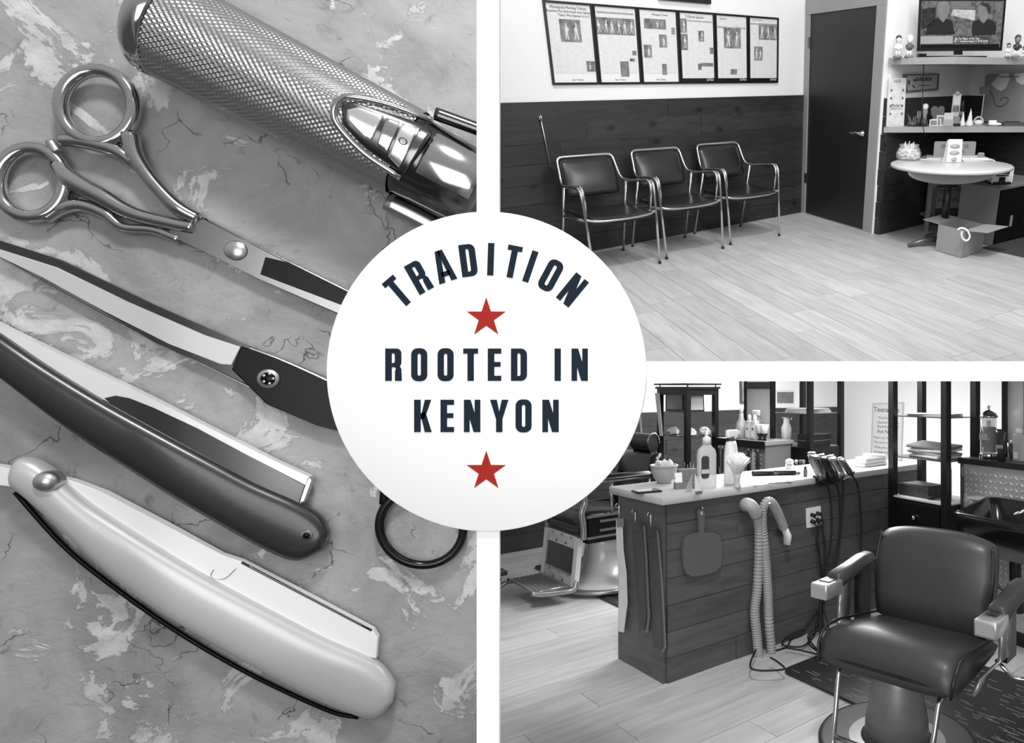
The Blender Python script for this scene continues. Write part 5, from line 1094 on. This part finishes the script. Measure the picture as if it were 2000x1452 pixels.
st1 = thing('wash_stand', 'wash stand clad in diamond tread plate at the right edge', 'stand', axes((1.268, 4.225, 0), f1, h1))
MB().box(0, 1.05, .0, .34, .08, 1.03).build('cabinet', PLATE, st1); MB().box(-.012, 1.06, -.014, .36, 1.03, 1.062).build('top', mat('dark_top2', 60, .35), st1); MB().box(-.014, 1.062, -.02, -.012, 1.028, 1.064).build('edge_band', BLK, st1)
MB().box(0, 1.05, -.008, .34, .0, .08).build('plinth', BLK, st1); MB().box(-.004, .014, -.008, 0, .08, 1.03).build('corner_strip', G(60), st1)
tread(st1, .02, 1.04, .09, 1.02, .036)
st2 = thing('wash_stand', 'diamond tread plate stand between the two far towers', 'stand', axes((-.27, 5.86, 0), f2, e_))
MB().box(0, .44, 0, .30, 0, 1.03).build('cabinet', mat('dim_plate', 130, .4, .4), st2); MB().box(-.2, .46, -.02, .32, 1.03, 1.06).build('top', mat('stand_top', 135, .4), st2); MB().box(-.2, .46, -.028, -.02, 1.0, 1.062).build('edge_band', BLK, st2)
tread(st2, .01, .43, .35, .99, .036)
for i, (x, ln, v) in enumerate(((-.12, .18, 40), (-.06, .22, 60), (.0, .16, 35), (.28, .2, 30), (.34, .22, 150), (.40, .2, 45))):
    p = st2.matrix_world @ Vector((x, -.032, .985)); g = thing('hanging_tool', ('dark strap', 'grey strap', 'short dark strap', 'black comb', 'pale brush', 'dark brush')[i]+' hanging from the front edge of the far plate stand', 'tool', Matrix.Translation(p) @ Matrix.Rotation(math.atan2(f2.y, f2.x), 4, 'Z'), 'tools hanging on the far stand')
    MB().tube([(0, -.006, .008), (0, -.018, .0), (0, -.014, -.012)], .003, 6).build('hook', SATIN, g); MB().prism([(-.008, -.012), (.008, -.012), (.016, -ln*.6), (.012, -ln), (-.012, -ln), (-.016, -ln*.6)], 0, .012, TR(0, -.008, 0, 0, PI/2)).build('tool_body', G(v), g)
def stw(name, lab, cat, st_, x, y, grp=None, z=1.0605): return tow(name, lab, cat, st_, x, y, z, grp)
g = stw('spray_bottle', 'pale spray bottle at the left of the far stand', 'bottle', st2, .02, .10)
MB().lathe([(0, 0), (.05, 0), (.052, .1), (.045, .13), (.022, .18), (.02, .22), (0, .22)], 20).build('bottle_body', G(175, .4), g); MB().lathe([(.016, .22), (.018, .25), (.008, .28), (0, .28)], 14).build('nozzle', G(215), g)
g = stw('spray_bottle', 'second spray bottle with a white trigger on the far stand', 'bottle', st2, .09, .22)
MB().lathe([(0, 0), (.045, 0), (.045, .15), (.02, .2), (0, .2)], 20).build('bottle_body', G(150, .4), g); MB().box(-.05, .04, -.015, .015, .2, .25, None, .008).build('spray_head', G(225), g)
for i, x in enumerate((.13, .20)):
    g = stw('lotion_bottle', ('left of the two labelled lotion bottles on the far stand', 'right of the two labelled lotion bottles on the far stand')[i], 'bottle', st2, x, .10, 'lotion bottles on the far stand')
    MB().box(-.032, .032, -.025, .025, 0, .16, None, .008).build('bottle_body', G(190, .4), g); MB().box(-.024, .024, -.027, -.025, .02, .13).build('label', G(225), g); MB().lathe([(.018, .16), (.016, .2), (.006, .215), (0, .215)], 14).build('cap', G(228), g); MB().box(-.008, .008, -.028, -.027, .08, .1).build('mark', G(60), g)
for i, x in enumerate((.29, .345)):
    g = stw('goblet', ('left white cup on a dark stem, far stand', 'right white cup on a dark stem, far stand')[i], 'cup', st2, x, .08, 'white cups on the far stand')
    MB().lathe([(0, 0), (.02, 0), (.012, .02), (.028, .055), (.03, .06), (0, .06)], 16).build('stem', G(18), g); MB().lathe([(.03, .06), (.032, .10), (.04, .135), (.036, .135), (0, .065)], 20).build('cup_bowl', G(215, .4), g)
g = tow('framed_mirror', 'black framed mirror standing behind the bottles on the far stand', 'mirror', st2, -.13, .275, 1.0605)
MB().box(-.015, .015, 0, .03, 0, .60).build('frame_post', BLK, g); MB().box(.335, .365, 0, .03, 0, .60).build('frame_post', BLK, g); MB().box(.015, .335, 0, .03, .44, .5).build('frame_rail', G(60), g); MB().box(.015, .335, .012, .02, 0, .6).build('mirror_pane', mat('painted_reflection', 205, .25, .2, var=.12, scale=5), g)  # pale mottled pane colour stands in for the mirror's reflection

g = stw('comb_jar', 'glass disinfectant jar with a domed chrome lid', 'jar', st1, .12, .11)
JAR = mat('dark_liquid', 40, .15, .0, coat=.4)
MB().lathe([(0, 0), (.052, 0), (.054, .006), (.054, .03), (.05, .036), (.05, .26), (.047, .26), (.047, .04), (0, .04)], 28).build('glass', thin_glass('thin_glass', .25, 200), g)
MB().lathe([(0, .042), (.0455, .042), (.0455, .20), (0, .20)], 24).build('liquid', JAR, g); MB().lathe([(.056, 0.001), (.058, .002), (.058, .03), (.056, .034)], 28).build('base_ring', CHROME, g)
MB().lathe([(.056, .258), (.056, .268), (.045, .285), (.02, .30), (.008, .306), (.007, .32), (.012, .328), (0, .335)], 28).build('lid', CHROME, g)
MB().box(-.03, .03, -.053, -.051, .12, .16).build('label', G(170), g); MB().box(-.012, .012, -.005, .005, .05, .24).build('comb', G(200), g)
g = stw('comb_jar', 'second disinfectant jar cut by the right edge', 'jar', st1, .46, .16)
MB().lathe([(0, 0), (.052, 0), (.054, .006), (.05, .26), (0, .26)], 28).build('glass', JAR, g); MB().lathe([(.056, .258), (.056, .268), (.045, .285), (.02, .30), (.008, .306), (.012, .328), (0, .335)], 28).build('lid', CHROME, g)
g = stw('gel_tube', 'dark see-through gel tube standing on its cap', 'tube', st1, .265, .04)
MB().loft([rsec(.02, .02, 0), rsec(.021, .021, .05), rsec(.026, .022, .06), rsec(.036, .016, .17), rsec(.040, .008, .195)]).build('tube_body', G(45, .2), g); MB().box(-.025, .025, -.0225, -.02, .08, .10).build('label', G(150), g)
g = stw('lotion_bottle', 'pale flat lotion bottle beside the gel tube', 'bottle', st1, .335, .12)
MB().box(-.038, .038, -.022, .022, 0, .17, None, .01).build('bottle_body', G(170, .35), g); MB().box(-.02, .02, -.014, .014, .17, .2, None, .004).build('cap', G(222), g); MB().box(-.028, .0, -.0235, -.022, .02, .06).build('label', G(220), g)
g = stw('drinking_glass', 'low dark glass behind the gel tube', 'glass', st1, .22, .22)
MB().lathe([(0, 0), (.032, 0), (.036, .1), (.033, .1), (.03, .006), (0, .006)], 20).build('glass', G(90, .15), g); MB().ball((0, 0, .1), .022).build('white_puff', G(220), g)
g = tow('framed_mirror', 'tall black framed mirror standing on the wash stand', 'mirror', st1, .10, .27, 1.0625)
for x in (0, .16, .34): MB().box(x, x+.035, 0, .04, 0, .62).build('frame_post', BLK, g)
MB().box(.195, .34, .015, .02, .2, .62).build('mirror_pane', mat('dim_mirror', 70, .2, .3), g); MB().box(.035, .16, .015, .02, 0, .62).build('mirror_pane', mat('painted_reflection', 205), g); MB().box(0, .8, 0, .04, .58, .62).build('frame_rail', BLK, g)  # pale pane reuses the painted reflection tone

# --- shampoo sink
sk = thing('shampoo_sink', 'black shampoo basin with a neck notch mounted on the wash stand', 'sink', axes((1.268, 4.225, 0), f1, h1))
def sring(x0, x1, yo, yi, z, notch=0., k=8):
    o = []; cx, w_ = (x0+x1)/2, (x1-x0)/2
    for q in rrect(x1-x0, yi-yo, min(w_, (yi-yo)/2)*.35, k, cx, (yo+yi)/2):
        dz = notch*math.exp(-((q[0]-cx)/.085)**2) if q[1] < (yo+yi)/2-.05 else 0
        o.append((q[0], q[1], z-dz+(.05 if q[1] > (yo+yi)/2+.1 else 0)))
    return o
bx0, bx1, by0, by1 = .25, .83, -.42, -.03
MB().loft([sring(bx0+.12, bx1-.12, by0+.16, by1-.04, .60), sring(bx0+.06, bx1-.06, by0+.07, by1-.02, .63), sring(bx0+.01, bx1-.01, by0+.01, by1, .80, .05), sring(bx0, bx1, by0, by1, .845, .10), sring(bx0+.012, bx1-.012, by0+.012, by1-.012, .853, .10), sring(bx0+.035, bx1-.035, by0+.035, by1-.03, .845, .10), sring(bx0+.07, bx1-.07, by0+.08, by1-.05, .70, .02), sring(bx0+.16, bx1-.16, by0+.17, by1-.10, .64)]).build('basin', mat('sink_black', 16, .16, coat=.4), sk, Matrix.Translation((0, 0, -.045)))
MB().box(bx0+.1, bx1-.1, -.04, -.006, .62, .80).build('wall_bracket', G(20), sk)
MB().tube(smooth_path([(.54, -.22, .57), (.54, -.22, .47), (.54, -.21, .39), (.54, -.19, .27)], 4), .032, 14).build('drain_pipe', G(20, .3), sk)
MB().tube(smooth_path([(.36, -.18, .60), (.32, -.18, .50), (.35, -.18, .41), (.43, -.19, .37), (.52, -.21, .38)], 5), .010, 8).build('water_hose', G(22), sk)
MB().tube([(.53, -.22, .80), (.56, -.16, .83), (.60, -.10, .83)], .012, 8).build('spray_hose', CHROME, sk)
MB().box(.12, .27, -.10, -.012, .83, .842).build('side_shelf', G(175, .4), sk)
p_ = (st1.matrix_world @ Vector((.03, -.03, 1.0))); kc2 = thing('key_tag', 'small tag hanging from the corner of the wash stand', 'tag', Matrix.Translation(p_)); MB().tube([(0, 0, .012), (-.006, -.012, 0), (0, -.006, -.05)], .0035, 6).build('cord', G(150), kc2); MB().box(-.008, .008, -.01, 0, -.16, -.05).build('tag_plate', G(50), kc2)

# --- pictures on the walls
ps = thing0('wall_sign', 'framed sign with teenage joke text on the side wall', 'sign', RB.pl(1732, 898, BW1, e_))
PW, NW = BW1, e_
flat(RB, 'board', [(1704, 788), (1765, 786), (1761, 902), (1700, 902)], PW, NW, .015, G(190), ps, .012); flat(RB, 'face', [(1706, 791), (1762, 789), (1759, 900), (1703, 900)], PW, NW, .018, G(216), ps)
for tx, x, y, h, w_ in (('Teenagers', 1731, 801, 11, 50), ('Tired of being', 1734, 817, 5, 38), ('Hassled by your', 1734, 826, 5, 42), ('Stupid parents?', 1734, 834, 5, 42), ('Act Now!', 1731, 844, 8, 36), ('Move out, Get a job,', 1730, 856, 5, 48), ('Pay your own bills', 1730, 865, 5, 46), ('While you still know', 1730, 875, 5, 48), ('EVERYTHING', 1731, 886, 6, 46)):
    flat_text(RB, 'lettering', tx, x, y, h, PW, NW, .021, INKL if h < 6 else mat('sign_ink', 95, .7), ps, wpx=w_)
pb = thing0('picture', 'narrow framed picture on the back wall between the towers', 'picture', RB.pl(1460, 787, BW1, BWn))
flat(RB, 'frame', [(1446, 715), (1475, 715), (1473, 787), (1447, 788)], BW1, BWn, .03, G(70), pb, .02); flat(RB, 'print', [(1449, 718), (1472, 718), (1471, 784), (1450, 785)], BW1, BWn, .033, mat('engraving', 140, .6, var=.6, scale=9, detail=3), pb)
pb = thing0('picture', 'framed landscape picture seen through the middle tower', 'picture', RB.pl(1532, 795, BW1, BWn))
flat(RB, 'frame', [(1513, 762), (1553, 762), (1553, 797), (1513, 797)], BW1, BWn, .03, G(215), pb, .02); flat(RB, 'print', [(1518, 766), (1550, 766), (1550, 788), (1518, 788)], BW1, BWn, .033, mat('landscape', 105, .6, var=.4, scale=7), pb)
wbd = thing0('white_board', 'narrow white board leaning on the side of the tower nearest the sign', 'board', RB.pl(1290, 852, tL.matrix_world.translation, e_))
flat(RB, 'board', [(1279, 768), (1286, 768), (1293, 852), (1288, 852)], tL.matrix_world.translation-e_*.01, e_, .02, G(232), wbd, .012)
pl2 = RB.z(1262, 960, .0); tag(MB().tube([(-1.25, 6.9, 0), (-1.22, 6.88, .6), (-1.27, 6.9, 1.21)], .02, 8).build('grey_pole', G(90)), 'thin grey pole against the back wall near the round sign', 'pole')

# --- mats
RUBM = mat('marbled_rubber', 38, .35, var=.35, scale=9, st=(1, 5, 1))
def streaked(name, lab, o, a, b_, L, W, seed):
    t_ = thing(name, lab, 'mat', axes((o[0], o[1], 0), a, b_, (0, 0, 1))); MB().prism(rrect(L, W, .05, 4, L/2, W/2), .0006, .014).build('rubber_sheet', RUBM, t_)
    rn = random.Random(seed); mb = MB()
    for i in range(int(L*W*210)):
        x, y = rn.uniform(.03, L-.1), rn.uniform(.03, W-.03); l = rn.uniform(.02, .09); mb.box(x, x+l, y-.0022, y+.0022, .0139, .0145, TR(0, 0, 0, 0))
    tag(mb.build('pale_streaks', G(120, .5), t_), kind='stuff')
streaked('rubber_mat', 'dark streaked rubber mat under the barber chair in front', (.10, 3.52), f2, e_, 2.0, .84, 1)
streaked('rubber_mat', 'dark rubber mat under the antique barber chair', (-1.92, 5.58), f2, e_, 1.55, .95, 2)

# --- styling chair in front
SX = Vector((.779, -.627, 0)).normalized(); SY = Vector((.627, .779, 0)).normalized()
sc_ = thing('barber_chair', 'black padded barber chair with chrome arm fronts in the foreground', 'chair', axes((.668, 2.80, 0), SX, SY))
LEATH = mat('black_leather', 54, .44, coat=.05, bump=.03, scale=60, var=.05); SILV = mat('silver_panel', 150, .3, .7)
def pad(rows, nx=13):
    """rows: (y, z_top, z_bot, half width) -> closed cushion"""
    R = []
    for y, zt_, zb_, w_ in rows:
        top = [(w_*(-1+2*i/(nx-1)), y, zt_-.035*abs(-1+2*i/(nx-1))**6) for i in range(nx)]; bot = [(w_*(-1+2*i/(nx-1)), y, zb_+.02*abs(-1+2*i/(nx-1))**6) for i in reversed(range(nx))]
        R.append(top+bot)
    return MB().loft(R)
pad([(-.345, .43, .415, .262), (-.35, .45, .39, .278), (-.335, .495, .385, .285), (-.28, .535, .385, .288), (-.18, .535, .39, .288), (-.05, .51, .40, .286), (.08, .49, .41, .282), (.14, .48, .42, .276)]).build('seat', LEATH, sc_)
R = []
for t, y, th, w_ in ((0, .10, .05, .235), (.04, .095, .085, .25), (.3, .11, .10, .262), (.6, .13, .105, .268), (.85, .15, .10, .265), (.95, .16, .075, .258), (1.0, .166, .03, .24)):
    z = .475+.41*t; n_x = 13; arc = lambda i: -1+2*i/(n_x-1)
    R.append([(w_*arc(i), y-th*.6+.03*abs(arc(i))**3, z-.03*abs(arc(i))**3*t) for i in range(n_x)]+[(w_*arc(i), y+th*.4, z-.03*abs(arc(i))**3*t) for i in reversed(range(n_x))])
MB().loft(R).build('backrest', LEATH, sc_)
for s in (-1, 1):
    MB().tube(smooth_path([(s*.237, .09, .48), (s*.262, .09, .60), (s*.266, .11, .75), (s*.255, .135, .845)], 4), .006, 6).build('back_piping', G(25, .3), sc_)
    MB().tube(smooth_path([(s*.27, .14, .475), (s*.286, -.05, .50), (s*.29, -.25, .52), (s*.288, -.335, .47), (s*.28, -.35, .40)], 4), .006, 6).build('seat_piping', G(25, .3), sc_)
    xa = s*.36
    arm = pad([(-.12, .675, .625, .034), (-.11, .69, .62, .042), (.0, .705, .64, .042), (.12, .725, .665, .042), (.19, .725, .68, .040), (.215, .71, .69, .03)], 9).build('arm_pad', LEATH, sc_, Matrix.Translation((xa, 0, 0)))
    cp_ = MB().box(-.043, .043, -.235, -.10, .60, .665, None, .008).build('arm_front', mat('chrome_block', 200, .25, .7), sc_, Matrix.Translation((xa, 0, 0)))
    MB().box(-.026, .026, -.19, -.13, .665, .671).build('ashtray_lid', CHROME, cp_)
    MB().box(-.034, .034, -.2365, -.235, .611, .653).build('front_inlay', G(150, .3), cp_)
    MB().loft([[(xa-.008, y-.04, z), (xa+.008, y-.04, z), (xa+.008, y+.05, z), (xa-.008, y+.05, z)] for y, z in ((-.02, .64), (-.03, .54), (-.04, .47))]+[[(s*(.305)-.008, y-.05, z), (s*.305+.008, y-.05, z), (s*.305+.008, y+.06, z), (s*.305-.008, y+.06, z)] for y, z in ((-.09, .41), (-.16, .37))]).build('arm_bracket', SILV, sc_)
    MB().box(s*.335-.012, s*.335+.012, .04, .15, .42, .69).build('side_plate', G(18, .3), sc_)
MB().box(-.22, .22, -.28, .18, .36, .40).build('seat_pan', G(20), sc_)
GREYM = mat('grey_metal', 125, .4, .35, var=.15, scale=7)
MB().lathe([(.135, .03), (.13, .12), (.10, .27), (.085, .36), (0, .36)], 36).build('pedestal', GREYM, sc_, Matrix.Translation((-.08, -.06, 0))); MB().lathe([(.15, .028), (.15, .04), (.13, .06)], 36).build('pedestal_collar', G(60), sc_, Matrix.Translation((-.08, -.06, 0)))
MB().lathe([(0, .0150), (.315, .0150), (.32, .022), (.315, .032), (.30, .034), (0, .040)], 64).build('base_disc', mat('worn_disc', 150, .4, .2, var=.12, scale=5), sc_, Matrix.Translation((-.08, -.06, 0))); MB().lathe([(.308, .016), (.326, .016), (.330, .026), (.322, .036), (.308, .036)], 64).build('base_rim', G(30), sc_, Matrix.Translation((-.08, -.06, 0)))
for s in (-1, 1):
    MB().tube(fillet([(s*.215, -.22, .39), (s*.215, -.30, .36), (s*.20, -.37, .08), (s*.19, -.43, .06)], .03, 4), .0105, 10).build('footrest_rail', CHROME, sc_)
MB().tube([(-.20, -.36, .12), (.20, -.36, .12)], .009, 8).build('footrest_bar', CHROME, sc_); MB().tube([(-.21, -.28, .365), (0, -.10, .345), (.21, -.28, .365)], .009, 8).build('footrest_brace', CHROME, sc_)
MB().tube(fillet([(.30, .05, .42), (.36, .08, .35), (.43, .10, .36), (.45, .08, .46), (.43, .06, .56)], .03, 4), .008, 8).build('pump_lever', CHROME, sc_); MB().tube([(.45, .08, .45), (.44, .07, .52)], .012, 8).build('lever_grip', G(20), sc_)
MB().box(-.05, .05, -.13, -.08, .30, .36).build('pump_block', G(22), sc_)

# --- antique barber chair
ac = thing('barber_chair', 'antique barber chair with white enamel frame and black upholstery', 'chair', axes((-1.21, 5.10, 0), f2, e_))
ENM = mat('white_enamel', 205, .25, coat=.5); NIK = mat('worn_nickel', 165, .3, .75, var=.15, scale=20); BUP = mat('black_upholstery', 18, .3, coat=.3)
MB().lathe([(.34, .028), (.345, .045), (.33, .07), (.26, .085), (.19, .14), (.15, .24), (.14, .33), (.16, .38), (0, .38)], 40).build('pedestal', ENM, ac)
MB().tube([(.345*math.cos(2*PI*i/40), .345*math.sin(2*PI*i/40), .04) for i in range(40)], .020, 10, True).build('base_ring', NIK, ac)
MB().box(-.27, .27, -.28, .26, .40, .46).build('seat_frame', BUP, ac); pad([(-.33, .56, .52, .25), (-.335, .60, .46, .262), (-.25, .635, .45, .268), (0, .62, .45, .268), (.24, .60, .46, .262)]).build('seat', BUP, ac)
MB().box(-.255, .255, -.33, -.30, .43, .56).build('front_skirt', BUP, ac)
R = []
for t, y, th in ((0, .26, .08), (.1, .25, .12), (.5, .29, .13), (.9, .33, .11), (1, .34, .05)):
    z = .58+.42*t; R.append([(.24*(-1+2*i/10), y-th/2+.02*abs(-1+2*i/10)**3, z) for i in range(11)]+[(.24*(-1+2*i/10), y+th/2, z) for i in reversed(range(11))])
MB().loft(R).build('backrest', BUP, ac)
hd = MB().loft([[(x, .36+.05*math.cos(a), 1.07+.075*math.sin(a)) for a in [2*PI*i/14 for i in range(14)]] for x in (-.13, -.11, .11, .13)]).build('headrest', BUP, ac)
MB().tube([(.135, .36+.055*math.cos(a), 1.07+.08*math.sin(a)) for a in [PI*i/12 for i in range(13)]], .007, 6).build('headrest_trim', CHROME, hd)
for x in (-.06, .06): MB().cyl((x, .35, .96), (x, .36, 1.05), .008, n=8).build('headrest_post', CHROME, hd)
for s in (-1, 1):
    fr = MB().tube(smooth_path([(s*.285, -.30, .84), (s*.285, -.325, .80), (s*.285, -.31, .70), (s*.285, -.335, .63), (s*.285, -.32, .52), (s*.285, -.32, .44)], 5), [.026]*8+[.021]*18, 10).build('arm_front', NIK, ac)
    MB().tube([(s*.285, -.31, .84), (s*.285, .22, .84)], .016, 8).build('arm_rail', NIK, ac)
    pad([(-.28, .868, .845, .04), (-.26, .885, .845, .045), (.2, .885, .845, .045), (.24, .868, .845, .04)], 7).build('arm_pad', BUP, ac, Matrix.Translation((s*.285, 0, 0)))
    MB().box(s*.285-.012, s*.285+.012, -.29, .24, .44, .60).build('side_panel', G(22, .25), ac)
    for z, y0, y1 in ((.595, -.30, .24), (.445, -.30, .24), (.555, -.2, .2), (.49, -.2, .2)): MB().box(s*.285+s*.012, s*.285+s*.018, y0, y1, z-.008, z+.008).build('side_trim', NIK, ac)
    for yy in (-.1, .22): MB().cyl((s*.285, yy, .60), (s*.285, yy, .84), .010, n=8).build('arm_spindle', NIK, ac)
# leg rest: enamel frame, lattice bands, black panel
LT = TR(0, -.335, .43, 0, 0) @ Matrix.Rotation(-.10, 4, 'X')
for q in ((-.27, -.215), (.215, .27)): MB().box(q[0], q[1], -.018, .018, -.32, .02).build('leg_rest_side', ENM, ac, LT)
MB().box(-.20, .20, -.012, .012, -.245, -.06).build('leg_rest_panel', BUP, ac, LT)
for zc in (-.02, -.285):
    MB().box(-.215, .215, -.016, .010, zc-.042, zc-.034).build('lattice_rail', ENM, ac, LT); MB().box(-.215, .215, -.016, .010, zc+.034, zc+.042).build('lattice_rail', ENM, ac, LT)
    MB().box(-.215, .215, .0, .008, zc-.034, zc+.034).build('lattice_ground', G(45), ac, LT)
    for i in range(18):
        x = -.205+.0241*i; sg_ = 1 if (i//3) % 2 else -1
        MB().prism([(x-.005-sg_*.02, zc-.036), (x+.005-sg_*.02, zc-.036), (x+.005+sg_*.02, zc+.036), (x-.005+sg_*.02, zc+.036)], 0, .014, TR(0, 0, 0, 0, PI/2)).build('lattice_bar', ENM, ac, LT)
MB().box(-.21, .21, -.02, -.012, -.252, -.238).build('panel_trim', NIK, ac, LT)
# foot plate and its irons
fp = MB().box(-.20, .22, -.64, -.40, .10, .125, None, .006, 1).build('foot_plate', NIK, ac)
for i in range(7): MB().box(-.19, .21, -.63+.032*i, -.62+.032*i, .125, .131).build('tread_bar', G(120, .35), fp)
for s in (-1, 1):
    MB().tube(smooth_path([(s*.26, -.36, .16), (s*.265, -.38, .10), (s*.24, -.46, .09), (s*.22, -.60, .10), (s*.20, -.66, .115)], 4), .020, 8).build('foot_iron', NIK, ac)
MB().tube(smooth_path([(-.20, -.66, .11), (-.23, -.76, .07), (-.26, -.88, .10), (-.28, -.96, .15)], 4), .018, 8).build('foot_scroll', NIK, ac)
MB().box(-.30, -.20, -1.2, -.66, .155, .19, None, .006, 1).build('foot_bar', mat('dull_nickel', 120, .35, .6), ac); MB().tube([(-.25, -1.2, .13), (-.25, -.7, .13)], .03, 10).build('foot_roller', G(70, .3), ac)
# towel over the side of the chair
tw_ = thing('hand_towel', 'white towel hanging beside the antique chair', 'towel', axes((-.98, 4.86, 0), f2, e_)); MB().loft([[(-.03, y, z), (.03, y-.01, z), (.035, y+.02, z), (-.03, y+.03, z)] for y, z in ((.0, .17), (.01, .26), (.0, .36), (.02, .40))]).build('towel_cloth', G(200, .9), tw_); MB().box(-.035, .04, -.012, -.006, .18, .28).build('dark_print', G(60), tw_)
